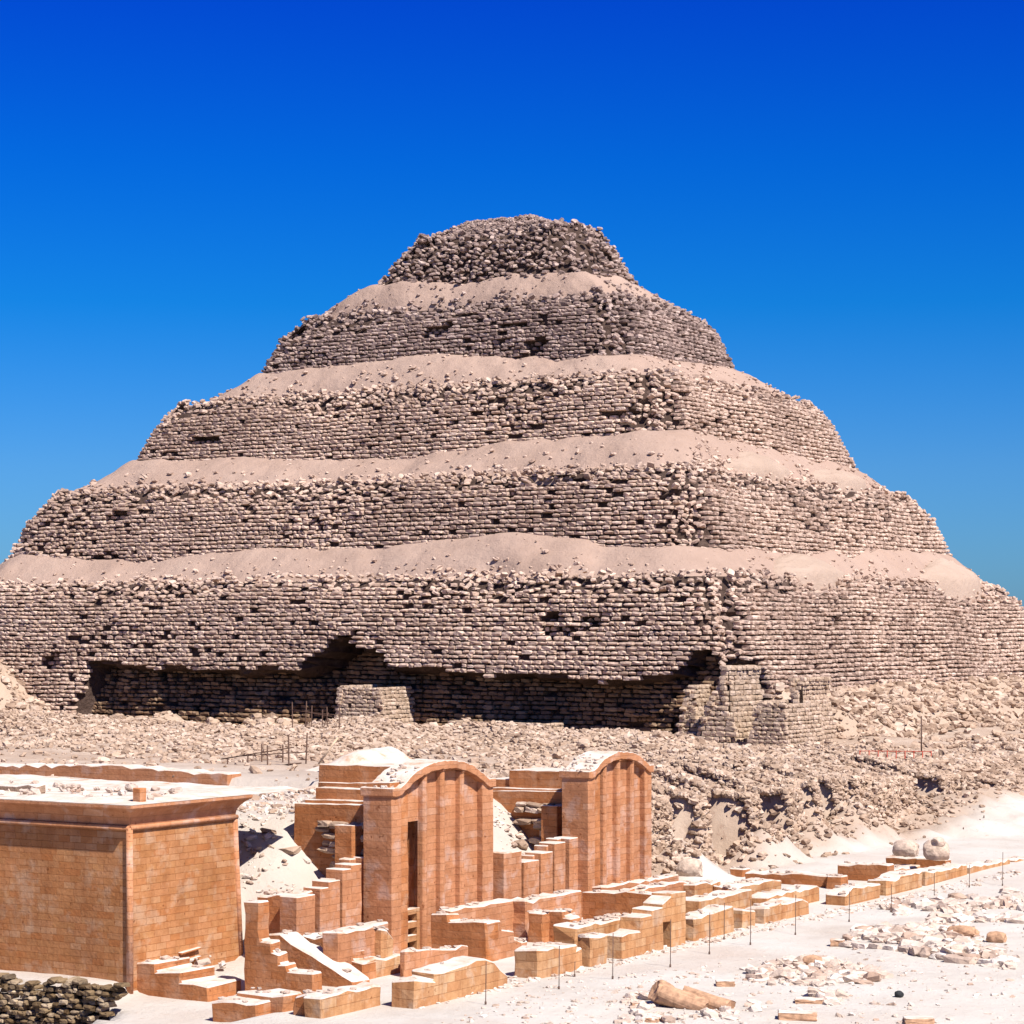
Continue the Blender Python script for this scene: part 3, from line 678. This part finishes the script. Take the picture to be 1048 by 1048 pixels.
tubes('corner_roll', [((ME+.0, MN1+.0, -.5), (ME+o_, MN1+o_-.02, ZT), .11)], LIMEP, mast)
# roof: sand fill with a low parapet behind
u = np.linspace(MW, ME+.3, 90); v = np.linspace(MN0-.25, MN1+3.5, 40); Xr, Yr = np.meshgrid(u, v)
grid('roof_sand', Xr, Yr, ZC+.015+.16*np.clip(fbm(Xr*.5, Yr*.5, 0, 5)+.3, 0, 1)*ss(0, 1.2, Yr-MN0+.25)*ss(0, 1.2, ME+.3-Xr), [DUST], mast)
n = 260; rx = rng.uniform(MW, ME-.3, n); ry = rng.uniform(MN0+1.0, MN1-.3, n)
scatter('roof_stones', np.stack([rx, ry], -1), lambda a, b: a*0+ZC+.06, .22, [RUBW], mast)['kind'] = 'stuff'
q = onN(139.5, MN0+.9); bm = bmesh.new(); prism(bm, 'S', MN0+.9, [(q[0]-.17, ZC), (q[0]-.17, ZC+.52), (q[0]+.17, ZC+.52), (q[0]+.17, ZC)], .34)
tag(finish('pillar_stub', bm, [LIME], None, .02, False), 'small square stone stub standing on the roof edge of the corniced building', 'block')
bm = bmesh.new(); a_ = onN(-40, 63.5); b_ = onN(37, 63.5); prism(bm, 'S', 63.5, [(a_[0], ZC), (a_[0], ZC+.3), (b_[0], ZC+.34), (b_[0], ZC)], .5, jit=.04)
tag(finish('broken_parapet', bm, [RUB], None, .04), 'broken grey parapet stump lying on the building roof at far left', 'wall')

# iron ladder stub / broken niche on the east face
bm = bmesh.new()
q1, q2 = onE(183, ME), onE(203, ME)
for dy in (0, 9):
    prism(bm, 'E', ME+.14, [(q1[1], zat(975+dy, q1[2])-.06), (q1[1], zat(975+dy, q1[2])), (q2[1], zat(969+dy, q2[2])), (q2[1], zat(969+dy, q2[2])-.06)], .3)
finish('projecting_stone_ledge', bm, [LIME], mast, .01)
n = 16; rx = rng.uniform(ME+.1, ME+1.2, n); ry = rng.uniform(MN0+1.6, MN0+4, n)
scatter('fallen_blocks', np.stack([rx, ry], -1), lambda a, b: np.maximum(g(a, b), 0.72-.5*(a-ME)), .24, [RUBW], mast)['kind'] = 'stuff'

# long tan wall on the plateau behind the building
bm = bmesh.new(); prism(bm, 'S', 90.2, prof_px('S', 90.2, [(-60, 781), (20, 783), (120, 783), (200, 790), (232, 792)], 3.0), 1.2, jit=.04)
tag(finish('plateau_wall', bm, [LIMEP], bev=.05), 'long plain tan wall on the plateau behind the corniced building', 'wall')

# ------------------------------------------------------------------ arched chapels
def chapel(label, xl, xr, E, ysh, ytop, ribs, pil, door=None, retpx=None, label_cat='chapel'):
    a, b = onE(xl, E), onE(xr, E); n0, n1 = a[1], b[1]; mid = onE((xl+xr)/2, E)
    zs = (zat(ysh[0], a[2])+zat(ysh[1], b[2]))/2; zp = zat(ytop, mid[2])
    root = tag(empty('arched_chapel', (E, n0, 0)), label, label_cat, 'chapels with arched facades')
    def arch(n):
        s = (n-n0)/(n1-n0); t = np.clip((s-.07)/.86, 0, 1); return zs+(zp-zs)*(1-abs(2*t-1)**2.3)
    def slab(bm, na, nb, zlow, x, back, drop=0, seg=14):
        ns = np.linspace(na, nb, max(2, int((nb-na)/.35)+2)); pr = [(na, zlow)]+[(v, arch(v)-drop) for v in ns]+[(nb, zlow)]
        if nb-na > 0: prism(bm, 'E', x, pr, back, jit=.006)
    D = .26
    bm = bmesh.new()
    if door:
        d0, d1 = onE(door[0], E-D)[1], onE(door[1], E-D)[1]; dt, db = zat(door[2], onE(door[0], E)[2]), zat(door[3], onE(door[0], E)[2])
        slab(bm, n0+.03, d0, -.4, E-D, 1.05, .12); slab(bm, d0+.001, d1-.001, dt, E-D-.002, 1.05, .125); slab(bm, d1, n1-.03, -.4, E-D, 1.05, .12)
        prism(bm, 'E', E-D-1.04, [(d0-.1, -.4), (d0-.1, dt+.3), (d1+.1, dt+.3), (d1+.1, -.4)], .4)
    else: slab(bm, n0+.03, n1-.03, -.4, E-D, 1.05, .12)
    body = finish('facade_wall', bm, [LIMEP], root, .008, False)
    # flat corner pilasters
    for pa, pb in pil:
        y0, y1 = onE(pa, E)[1], onE(pb, E)[1]; bm = bmesh.new(); slab(bm, y0, y1, -.4, E, 1.3 if pa == xl else .5, .14); finish('corner_pilaster', bm, [LIMEP], root, .02, False)
    # slender engaged ribs, each a shallow half round
    for px in ribs:
        y = onE(px, E)[1]; bm = bmesh.new(); ht = arch(y)-.34; A, B = [], []
        for t in np.linspace(0, pi, 7):
            A.append(bm.verts.new((E-D-.02+.30*sin(t)**.5, y-.17*cos(t), -.4))); B.append(bm.verts.new((E-D-.02+.30*sin(t)**.5, y-.15*cos(t), ht)))
        for i in range(6): bm.faces.new((A[i], A[i+1], B[i+1], B[i]))
        bm.faces.new(B); me_o = finish('engaged_column', bm, [LIMEP], root, 0, False)
        bm = bmesh.new(); prism(bm, 'E', E+.05, [(y-.10, ht-.05), (y-.10, ht+.16), (y+.10, ht+.16), (y+.10, ht-.05)], .3, jit=.01); finish('capital', bm, [LIMEP], me_o, .02, False)
    # arched cornice and vaulted roof behind it
    bm = bmesh.new(); ns = np.linspace(n0-.06, n1+.06, 46)
    up = [(v, arch(np.clip(v, n0, n1))+.03+.02*fbm(v*3, 0)) for v in ns]; dn = [(v, arch(np.clip(v, n0, n1))-.30) for v in ns[::-1]]
    prism(bm, 'E', E+.10, up+dn, 1.5, jit=.012); finish('arched_cornice', bm, [LIMEP], root, .02)
    n = 34; yy = rng.uniform(n0, n0+(n1-n0)*.3, n); xx = rng.uniform(E-1.3, E-.05, n)
    P = np.stack([xx, yy, arch(yy)+.05], -1); s = rng.uniform(.06, .22, n)
    stones('cornice_rubble', P, rotm(rng.uniform(0, 6, n)), np.stack([s*1.4, s, s*.6], -1), [RUBW], root, rocks=True)['kind'] = 'stuff'
    return root, n0, n1, arch, zs
ch1, c1n0, c1n1, arch1, zs1 = chapel('nearer arched chapel with a tall dark doorway in its ribbed facade', 401, 505, -49.1, (802, 802), 779, (436, 454, 474), ((401, 411), (494, 505)), door=(412, 431, 843, 933))
ch2, c2n0, c2n1, arch2, zs2 = chapel('further arched chapel with a blind ribbed facade and rounded top', 602, 667, -49.1, (789, 784), 770, (620, 634, 648), ((602, 609), (660, 667)))
# masonry screen with three slots under the doorway
q0, q1 = onE(412, -49.3), onE(431, -49.3); bm = bmesh.new(); zz = [0]+[zat(y, q0[2]) for y in (974, 966, 959, 952, 945, 938, 932)]
y0, y1 = q0[1], q1[1]
prism(bm, 'E', -49.28, [(y0, -.3), (y0, zz[-1]), (y0+.22, zz[-1]), (y0+.22, -.3)], .4); prism(bm, 'E', -49.285, [(y1-.28, -.3), (y1-.28, zz[-1]), (y1, zz[-1]), (y1, -.3)], .4)
for i in range(0, 7, 2): prism(bm, 'E', -49.31, [(y0+.2, zz[i] if i else -.3), (y0+.2, zz[i+1] if i < 6 else zz[i]), (y1-.26, zz[i+1] if i < 6 else zz[i]), (y1-.26, zz[i] if i else -.3)], .35) if i < 6 else prism(bm, 'E', -49.31, [(y0+.2, zz[6]), (y0+.2, zz[7]), (y1-.26, zz[7]), (y1-.26, zz[6])], .35)
finish('slotted_threshold', bm, [LIMEL], ch1, .01)

def sledge(parent, pts, Nn, back, zb, m=LIME, name='side_wall', capr=None):
    bm = bmesh.new(); prism(bm, 'S', Nn, prof_px('S', Nn, pts, zb), back, jit=.012); o = finish(name, bm, [m], parent, .02)
    if capr:
        P = prof_px('S', Nn, pts, zb); tubes('ledge_roll', [((P[1][0], Nn-.02, P[1][1]-capr), (P[-2][0], Nn-.02, P[-2][1]-capr), .05)], LIMEP, o)
    return o
# chapel 1: stepped side walls and a raised block behind
sledge(ch1, [(375, 801), (399, 801)], c1n0+.06, 1.2, 0)
sledge(ch1, [(326, 782), (424, 785)], c1n0+2.3, 3.4, 0, capr=None)
sledge(ch1, [(325, 800), (405, 803)], c1n0+2.1, 3.0, 0)
sledge(ch1, [(323, 806), (385, 808)], c1n0+1.5, 2.0, 0)
sledge(ch1, [(312, 818), (385, 820)], c1n0+1.1, 2.0, 0)
sledge(ch1, [(301, 822), (385, 824)], c1n0+.75, 2.0, 0)
x_, y_, d_ = onN(372, c1n0+5.0)
u = np.linspace(0, 1, 30); a_ = onN(322, c1n0+3.2); b_ = onN(408, c1n0+3.2); Xs, Ys = np.meshgrid(np.linspace(a_[0], b_[0]+1, 40), np.linspace(c1n0+2.4, c1n0+6.2, 24))
zt = zat(782, a_[2])
sx = (Xs-a_[0])/(b_[0]-a_[0])
grid('roof_sand_heap', Xs, Ys, zt-.25+.85*np.exp(-((sx-.38)/.30)**2)*ss(c1n0+2.3, c1n0+4.2, Ys)+.08*fbm(Xs, Ys), [DUST], ch1)
# chapel 2
sledge(ch2, [(578, 789), (600, 789)], c2n0+.06, 1.2, 0)
sledge(ch2, [(521, 788), (580, 789)], c2n0+1.9, 2.5, 0, capr=None)
sledge(ch2, [(500, 797), (522, 797)], c2n0+2.0, 2.5, 0)
sledge(ch2, [(503, 806), (582, 808)], c2n0+1.5, 2.5, 0)
sledge(ch2, [(502, 809), (579, 810)], c2n0+1.25, 2.0, 0)

# panelled precinct walls beside the chapels (east faces with upright panels)
def panels(label, E, segs, m=LIMEP):
    """segs: (px0, px1, py_top, setback)"""
    a = onE(segs[0][0], E); root = tag(empty('panelled_wall', (a[0], a[1], 0)), label, 'wall', 'panelled walls between the chapels')
    for p0, p1, yt, sb in segs:
        bm = bmesh.new(); q0, q1 = onE(p0, E), onE(p1, E); z = zat(yt, q0[2])
        prism(bm, 'E', E-sb, [(q0[1]+.004, -.3), (q0[1]+.004, z), (q1[1]-.004, z), (q1[1]-.004, -.3)], .8-sb*.5, jit=.01)
        finish('upright_panel', bm, [m], root, .03)
    return root
panels('ruined panelled wall left of the nearer chapel, tops climbing to the right', -50.2, [(304, 323, 918, 0), (323, 328, 916, .5), (328, 337, 909, 0), (337, 348.5, 902, 0), (348.5, 351, 900, .3), (351, 360, 890, 0), (360, 370.5, 885, 0), (370.5, 377, 880, .55), (377, 388, 878, 0)])
panels('ruined panelled wall between the two chapels, tops dipping in the middle', -49.6, [(506, 516, 869, .7), (516, 534, 873, 0), (534, 536.5, 884, .3), (536.5, 552, 882, 0), (552, 554, 876, .3), (554, 566, 873, 0), (566, 568, 866, .3), (568, 579, 863, 0), (579, 583, 859, .4), (583, 593, 858, 0)])
bm = bmesh.new(); prism(bm, 'E', -50.9, prof_px('E', -50.9, [(360, 845), (384, 843)], 0), .8); tag(finish('low_limestone_wall', bm, [LIME], bev=.02), 'tall narrow slab against the left side of the nearer chapel', 'wall', GW)
bm = bmesh.new(); prism(bm, 'E', -50.9, prof_px('E', -50.9, [(570, 825), (586, 824)], 0), .8); tag(finish('low_limestone_wall', bm, [LIME], bev=.02), 'tall narrow slab against the left side of the further chapel', 'wall', GW)

# rough coursed rubble showing through the sand
def rough(label, Nn, x0, x1, yt, yb, prof=None, m=RUB, seed=1, ch=.34, ln=.8, jit=.10):
    a, b = onN(x0, Nn), onN(x1, Nn)
    o = course_wall('rough_stone_wall', None, (a[0], Nn), (b[0], Nn), zat(yb, b[2]), zat(yt, b[2]), (0, -1), .12, ch, ln, prof, m, .9, jit, seed=seed, miss=.08)
    return tag(o, label, 'rubble wall', 'rough rubble masonry exposed in the sand')
rough('stepped rough masonry exposed under the side ledges of the nearer chapel', c1n0+.35, 314, 374, 846, 905, lambda s, z: s > (4.8-z)*.24, RUB, 3, .25, .7)
rough('rough masonry patch exposed in the sand beside the further chapel', c2n0+.75, 514, 574, 826, 872, lambda s, z: s > (4.8-z)*.30, RUB, 4, .25, .6)
rough('dark rubble patch in the white sand slope by the corniced building', 70.5, 246, 296, 872, 907, lambda s, z: (s-.2)**2*.8+((z-3.9)/1.4)**2 < .45, RUB, 5, .24, .6, .2)
# trench wall in the near left foreground
a, b = onN(-90, 57.0), onN(128, 58.3)
L_ = b[0]-a[0]
o = course_wall('trench_wall', None, (a[0], 57.0), (b[0], 58.3), -2.4, .62, (.04, -1), .05, .16, .27, lambda s, z: z > -2.4+3.1*max(0, (s-.66)/.34)**1.3-.2 and z < .32+.12*sin(s*20), plain('x', (.3, .2, .1)) if False else stone_mat('shaded_trench_stone', [(.08, .048, .022), (.24, .165, .09), (.13, .085, .045), (.42, .32, .21), (.05, .03, .015)]), .5, .09, seed=8, miss=.24)  # shade of the trench is put into the dark stone tones
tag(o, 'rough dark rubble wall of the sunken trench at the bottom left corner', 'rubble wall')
bm = bmesh.new(); prism(bm, 'S', 58.75, [(a[0], -2.6), (a[0], .1), (b[0]-2, .1), (b[0]-1.3, -.4), (b[0]-.8, -2.6)], .6, jit=.05); finish('earth_backing', bm, [CORE], o, 0, False)

# ------------------------------------------------------------------ rubble bank, court rubble, loose stones (uncountable)
n = 260000; rx = rng.uniform(-64, -52.5, n); ry = rng.uniform(91.5, 175, n); h = .3
sl_ = np.hypot(g(rx+h, ry)-g(rx-h, ry), g(rx, ry+h)-g(rx, ry-h))/(2*h)
kp = (rng.random(n) < np.clip(.02+.30*np.minimum(sl_, 6)*ss(.6, 1.5, sl_), 0, 1)) & (g(rx, ry) > .3)
scatter('bank_rubble', np.stack([rx, ry], -1)[kp], g, .23, [RUB], None, flat=.6, sink=.1, tilt=.25).update_tag()
o = bpy.data.objects['bank_rubble']; tag(o, 'steep bank of tan rubble stones behind the court walls', 'rubble', kind='stuff')
# south sides of niches get proper coursed faces so they read as broken rooms
n = 125000; rx = rng.uniform(-160, -51, n); ry = rng.uniform(69, 176, n)
dens = .05+.5*ss(.1, .5, fbm(rx*.10, ry*.10, 0, 66))+.75*ss(98, 128, ry)*ss(-60, -72, rx)+.3*ss(112, 150, ry)
kp = (rng.random(n) < dens) & ~((rx > MW) & (rx < ME+.5) & (ry < MN1+3.5)) & ((ry > 92) | (rx < -60) | (rng.random(n) < .5)) & ~((rx > -68) & (ry > 112) & (ry < 150) & (rng.random(n) < .85))
tag(scatter('plateau_stones', np.stack([rx, ry], -1)[kp], g, .26, [RUB], None, flat=.5), 'scattered loose stones over the sandy plateau before the pyramid', 'stones', kind='stuff')
n = 12000; rx = rng.uniform(-88, -50, n); ry = rng.uniform(150, 212, n)
zf_ = lambda a, b: np.maximum(g(a, b), ruin(a, b))
kp = rng.random(n) < .35+.6*fbm(rx*.12, ry*.12, 0, 68)
tag(scatter('foot_rubble', np.stack([rx, ry], -1)[kp], zf_, .42, [RUB], None, flat=.5, sink=.2), 'tan rubble lying at the foot of the east side of the pyramid', 'rubble', kind='stuff')
n = 3800; rx = rng.uniform(-66, -51.2, n); ry = rng.uniform(68.5, 92, n)
kp = (fbm(rx*.5, ry*.5, 0, 67) > -.05) | (rng.random(n) < .15)
tag(scatter('fill_rubble', np.stack([rx, ry], -1)[kp], g, .17, [RUBW], None, flat=.5, sink=.3), 'small loose stones over the sand fill round the arched chapels', 'stones', kind='stuff')
def patch(label, quad, n, size, m=RUBW, edge=False, clump=.35):
    r = np.random.default_rng(int(quad[0][0])); u, v = r.random(n), r.random(n)
    if edge: v = np.where(r.random(n) < .3, 1-r.random(n)*.05, v)
    (ax, ay), (bx, by), (cx, cy), (dx, dy) = quad
    px = (1-v)*((1-u)*ax+u*bx)+v*((1-u)*dx+u*cx); py = (1-v)*((1-u)*ay+u*by)+v*((1-u)*dy+u*cy)
    Q = np.array([onZ(a, b, 0) for a, b in zip(px, py)]); kp = fbm(Q[:, 0]*.35, Q[:, 1]*.35, 0, 51) > -clump
    o = scatter('court_rubble', Q[kp][:, :2], g, size, [m], None, flat=.5, sink=.42, tilt=.22)
    return tag(o, label, 'rubble', kind='stuff')
patch('pale rubble spread around the fallen column drums in the court', [(640, 1022), (770, 1016), (775, 1046), (632, 1050)], 240, .26)
patch('low heap of pale rubble in the middle of the white court', [(752, 1000), (830, 978), (905, 1000), (850, 1032)], 620, .36, clump=.25)
patch('strip of pale rubble with a straight stone kerb along its near edge', [(880, 951), (985, 950), (1045, 998), (856, 969)], 700, .40, clump=.3)
patch('long scatter of pale rubble near the right edge of the court', [(905, 930), (1075, 905), (1100, 950), (935, 945)], 800, .40, clump=.25)
patch('thin scatter of pebbles over the near right part of the court', [(560, 1010), (1060, 940), (1100, 1060), (420, 1060)], 900, .12, clump=1)
patch('crumbs of stone fallen along the foot of the court walls', [(420, 1024), (1040, 890), (1046, 896), (430, 1034)], 700, .15, clump=1)
# kerb line
P = []
a, b = onZ(858, 969), onZ(1035, 994)
L_ = math.hypot(b[0]-a[0], b[1]-a[1]); k = int(L_/.75)
pts = np.array([(a[0]+(b[0]-a[0])*(i+.5)/k, a[1]+(b[1]-a[1])*(i+.5)/k) for i in range(k)])
yw = math.atan2(b[1]-a[1], b[0]-a[0])
kb = stones('stone_kerb', np.c_[pts, g(pts[:, 0], pts[:, 1])+.05], rotm(np.full(k, yw)+rng.normal(0, .06, k)), np.stack([rng.uniform(.5, .74, k), np.full(k, .3), rng.uniform(.2, .3, k)], -1), [RUBW])
tag(kb, 'straight low kerb of pale blocks crossing the right side of the court', 'kerb')

# ------------------------------------------------------------------ single stones
def rockobj(name, label, cat, px, py, sx, sy, sz, yaw=0, m=RUB, seed=0, z=None, group=None, tilt=0, cyl=False, lift=0):
    r = np.random.default_rng(seed+500); bm = bmesh.new()
    if cyl:
        bmesh.ops.create_cone(bm, cap_ends=True, segments=20, radius1=.5, radius2=.46, depth=1)
        bmesh.ops.subdivide_edges(bm, edges=bm.edges[:], cuts=2, use_grid_fill=True)
        for v in bm.verts: v.co = (v.co.z, v.co.y, v.co.x)
    else: bmesh.ops.create_icosphere(bm, subdivisions=4, radius=.5)
    for v in bm.verts:
        c = v.co; f = float(fbm(c.x*2.2+seed, c.y*2.2, c.z*2.2, seed)); f2 = float(fbm(c.x*6+seed, c.y*6, c.z*6, seed+3))
        k = 1+.18*f+.05*f2
        if not cyl:
            c.x = math.copysign(min(abs(c.x), .36+.05*f), c.x); c.z = max(c.z, -.34)
        v.co = (c.x*k*sx, c.y*k*sy, c.z*k*sz)
    me = bpy.data.meshes.new(name); bm.to_mesh(me); bm.free()
    o = link(name, me, None, [m]); x, y, _ = onZ(px, py, 0 if z is None else z); zg = float(g(np.array([x]), np.array([y]))[0]) if z is None else z
    o.location = (x, y, zg+sz*.36+lift); o.rotation_euler = (0, tilt, yaw)
    return tag(o, label, cat, group)
PB = plain('pale_boulder_stone', (.45, .34, .26), .9, .3)
TAN = plain('tan_stone', (.40, .235, .14), .9, .35)
rockobj('column_drum', 'leftmost fallen drum, nearly upright rounded brown stone in the court', 'column drum', 678, 1033, 1.0, .85, .95, .9, TAN, 1, group='fallen column drums', tilt=.5)
rockobj('column_drum', 'middle fallen drum leaning against its neighbour in the court', 'column drum', 699, 1036, 1.5, .62, .62, .15, TAN, 2, group='fallen column drums', cyl=True, tilt=.28)
rockobj('column_drum', 'rightmost fallen drum lying flat with a chipped end in the court', 'column drum', 723, 1036, 1.6, .6, .6, .05, TAN, 3, group='fallen column drums', cyl=True, tilt=.18)
rockobj('boulder', 'left round boulder with white top behind the far court walls', 'boulder', 928, 876, 1.5, 1.2, 1.0, 0, PB, 5, z=.75)
rockobj('boulder', 'right round boulder with a broken brown front behind the far court walls', 'boulder', 959, 880, 1.6, 1.2, 1.15, .4, PB, 6, z=.75)
rockobj('boulder', 'small rounded stone sitting on the right boulder', 'boulder', 960, 866, .8, .7, .5, 1.2, PB, 8, z=1.55)
rockobj('dark_stone', 'small black stone alone on the white court floor', 'stone', 920, 1024, .34, .28, .24, 0, BLK, 7)
rockobj('dark_stone', 'brown boulder lying right of the kerb in the court', 'stone', 1020, 967, .9, .6, .5, 0, TAN, 17)
rockobj('boulder', 'jagged brown stone on top of the kerb side rubble strip', 'boulder', 985, 962, 1.5, .7, .6, .1, TAN, 9)
rockobj('boulder', 'pair-like brown stone at the back of the middle rubble heap', 'boulder', 832, 990, .9, .5, .45, .3, TAN, 10)
rockobj('boulder', 'pale boulder in the sand right of the further chapel', 'boulder', 706, 897, 1.6, 1.1, 1.0, .3, PB, 12, z=.4)
def slab(label, px, py, l, wd, h, yaw, m=None):
    bm = bmesh.new(); bmesh.ops.create_cube(bm, size=1); bmesh.ops.subdivide_edges(bm, edges=bm.edges[:], cuts=3, use_grid_fill=True)
    r = np.random.default_rng(int(px))
    for v in bm.verts: v.co = (v.co.x*l+r.normal(0, .012), v.co.y*wd+r.normal(0, .012), v.co.z*h+r.normal(0, .01))
    o = finish('stone_slab', bm, [m or TAN], None, .02); x, y, _ = onZ(px, py); o.location = (x, y, float(g(np.array([x]), np.array([y]))[0])+h*.42); o.rotation_euler = (0, 0, yaw)
    return tag(o, label, 'slab', 'loose cut slabs in the court')
yv = YAW
slab('long brown fronted slab at the bottom edge of the court', 816, 1046, 1.18, .5, .26, yv-.08)
slab('cut slab at the left tip of the middle rubble heap', 742, 1011, .62, .45, .2, yv)
slab('flat pale slab in the near edge of the middle rubble heap', 828, 1029, .9, .45, .16, yv-.15)
slab('slab half cut by the bottom edge near the right side', 940, 1047, .9, .5, .2, yv)
slab('small slab left of the fallen drums', 653, 1034, .45, .3, .14, yv+.1)
slab('tilted dark slab below the drums', 668, 1048, .4, .3, .14, yv-.3)
slab('slab against the wall foot in the near court', 655, 1024, .35, .3, .14, yv-.3)
slab('small block at the left tip of the stone kerb', 857, 969, .5, .4, .28, yv-.3)

# ------------------------------------------------------------------ stakes, railing, scaffolding
stakes = [(497, 984, 1030), (572, 968, 1015), (588, 984, 1000), (627, 955, 1005), (686, 941, 991), (726, 934, 977), (741, 924, 962), (768, 920, 969), (814, 916, 956), (869, 912, 943), (912, 905, 935), (956, 893, 920), (992, 885, 907), (1026, 872, 905)]
nth = ['first', 'second', 'third', 'fourth', 'fifth', 'sixth', 'seventh', 'eighth', 'ninth', 'tenth', 'eleventh', 'twelfth', 'thirteenth', 'fourteenth']
for i, (px, yt, yb) in enumerate(stakes):
    x, y, _ = onZ(px, yb, 0); d = depth(x, y); zt = zat(yt, d); z0 = float(g(np.array([x]), np.array([y]))[0])
    root = empty('iron_stake', (x, y, z0)); tag(root, f'thin upright iron stake, {nth[i]} from the left along the court edge', 'stake', 'iron stakes along the court edge')
    tubes('rod', [((x, y, z0-.2), (x+.02, y, zt), .014)], IRON, root, 6)
    tubes('foot_pin', [((x, y, z0-.05), (x, y, z0+.10), .035)], IRON, root, 6)
for i, (px, yt, yb) in enumerate([(986, 866, 882), (1003, 845, 879), (1007, 842, 880)]):
    x, y, d = onE(px, -50.5); z0 = float(g(np.array([x]), np.array([y]))[0])
    root = empty('iron_stake', (x, y, z0)); tag(root, ['short iron stake before the sand slope at the right', 'left one of the two tall close stakes at the right', 'right one of the two tall close stakes at the right'][i], 'stake', 'iron stakes before the far bank')
    tubes('rod', [((x, y, z0-.2), (x, y, zat(yt, d)), .016)], IRON, root, 6); tubes('foot_pin', [((x, y, z0-.05), (x, y, z0+.12), .035)], IRON, root, 6)
# red railing on the plateau
def ZP(px, N_): x, y, d = onN(px, N_); return x, y, max(float(g(np.array([x]), np.array([y]))[0]), float(ruin(np.array([x]), np.array([y]))[0]) if y > 160 else -9), d
a = ZP(880, 152); b = ZP(953, 160)
rail = tag(empty('railing', a[:3]), 'red painted railing on the plateau at the foot of the pyramid', 'railing')
ks = 13
ks = 9
pp = [np.array(a[:3])+(np.array(b[:3])-np.array(a[:3]))*i/(ks-1) for i in range(ks)]
pp = [np.array([p[0], p[1], zat(786, depth(p[0], p[1]))]) for p in pp]
for i, p in enumerate(pp): tubes('railing_post', [(p-[0, 0, 2.2], p+[0, 0, 1.25], .04)], RED, rail, 6)
for hgt in (.6, 1.2): tubes('rail', [(pp[i]+[0, 0, hgt], pp[i+1]+[0, 0, hgt], .03) for i in range(ks-1)], RED, rail, 6)
p = ZP(943, 166); tag(tubes('mast_pole', [((p[0], p[1], p[2]-.3), (p[0], p[1], zat(733, p[3])), .06)], IRON, None, 8), 'thin pole rising above the right end of the red railing', 'pole')
# timber scaffolding left of the chapels
def scaffold(label, Nn, x0, x1, yt, yb, bays, lift_, seed, slope=0):
    r = np.random.default_rng(seed); a, b = onN(x0, Nn), onN(x1, Nn)
    z0 = zat(yb, a[2]); z1 = zat(yt, a[2]); root = tag(empty('timber_scaffold', (a[0], Nn, z0)), label, 'scaffold', 'timber scaffolds')
    for i in range(bays+1):
        for j in (0, 1):
            x = a[0]+(b[0]-a[0])*i/bays; y = Nn+j*1.3; top = z1-(.6*r.random())+slope*i/bays
            tubes('pole', [((x, y, z0-.8), (x+r.normal(0, .16), y, top+.5*r.random()), .04)], WOOD, root, 6)
    for l in range(lift_):
        z = z0+(z1-z0)*(l+1)/(lift_+.3)
        for j in (0, 1): tubes('ledger', [((a[0]-.3, Nn+j*1.3, z+r.normal(0, .05)), (b[0]+.3, Nn+j*1.3, z+slope*.8+r.normal(0, .22)), .032)], WOOD, root, 6)
        if l: continue
        bm = bmesh.new(); prism(bm, 'S', Nn+.1, [(a[0], z+.05), (a[0], z+.10), (b[0], z+.10+slope*.8), (b[0], z+.05+slope*.8)], 1.0); finish('plank', bm, [WOOD], root, 0, False)
    for i in range(bays):
        xa = a[0]+(b[0]-a[0])*i/bays; xb = a[0]+(b[0]-a[0])*(i+1)/bays
        tubes('brace', [((xa, Nn, z0), (xb, Nn+.02, z1-.5), .035)], WOOD, root, 6)
scaffold('low dark timber scaffold beside the tan plateau wall', 98.0, 231, 296, 772, 812, 3, 2, 1, .9)
scaffold('dark timber scaffold leaning against the small stone buttress', 140.0, 300, 336, 722, 782, 2, 3, 2)
p1 = onN(326, 90.0); p2 = onN(341, 90.0)
tag(tubes('leaning_pole', [((p1[0], 90, zat(782, p1[2])), (p2[0], 90.4, zat(755, p2[2])), .05)], plain('pale_timber', (.5, .36, .24)), None, 6), 'pale pole leaning behind the flat roof of the nearer chapel', 'pole')
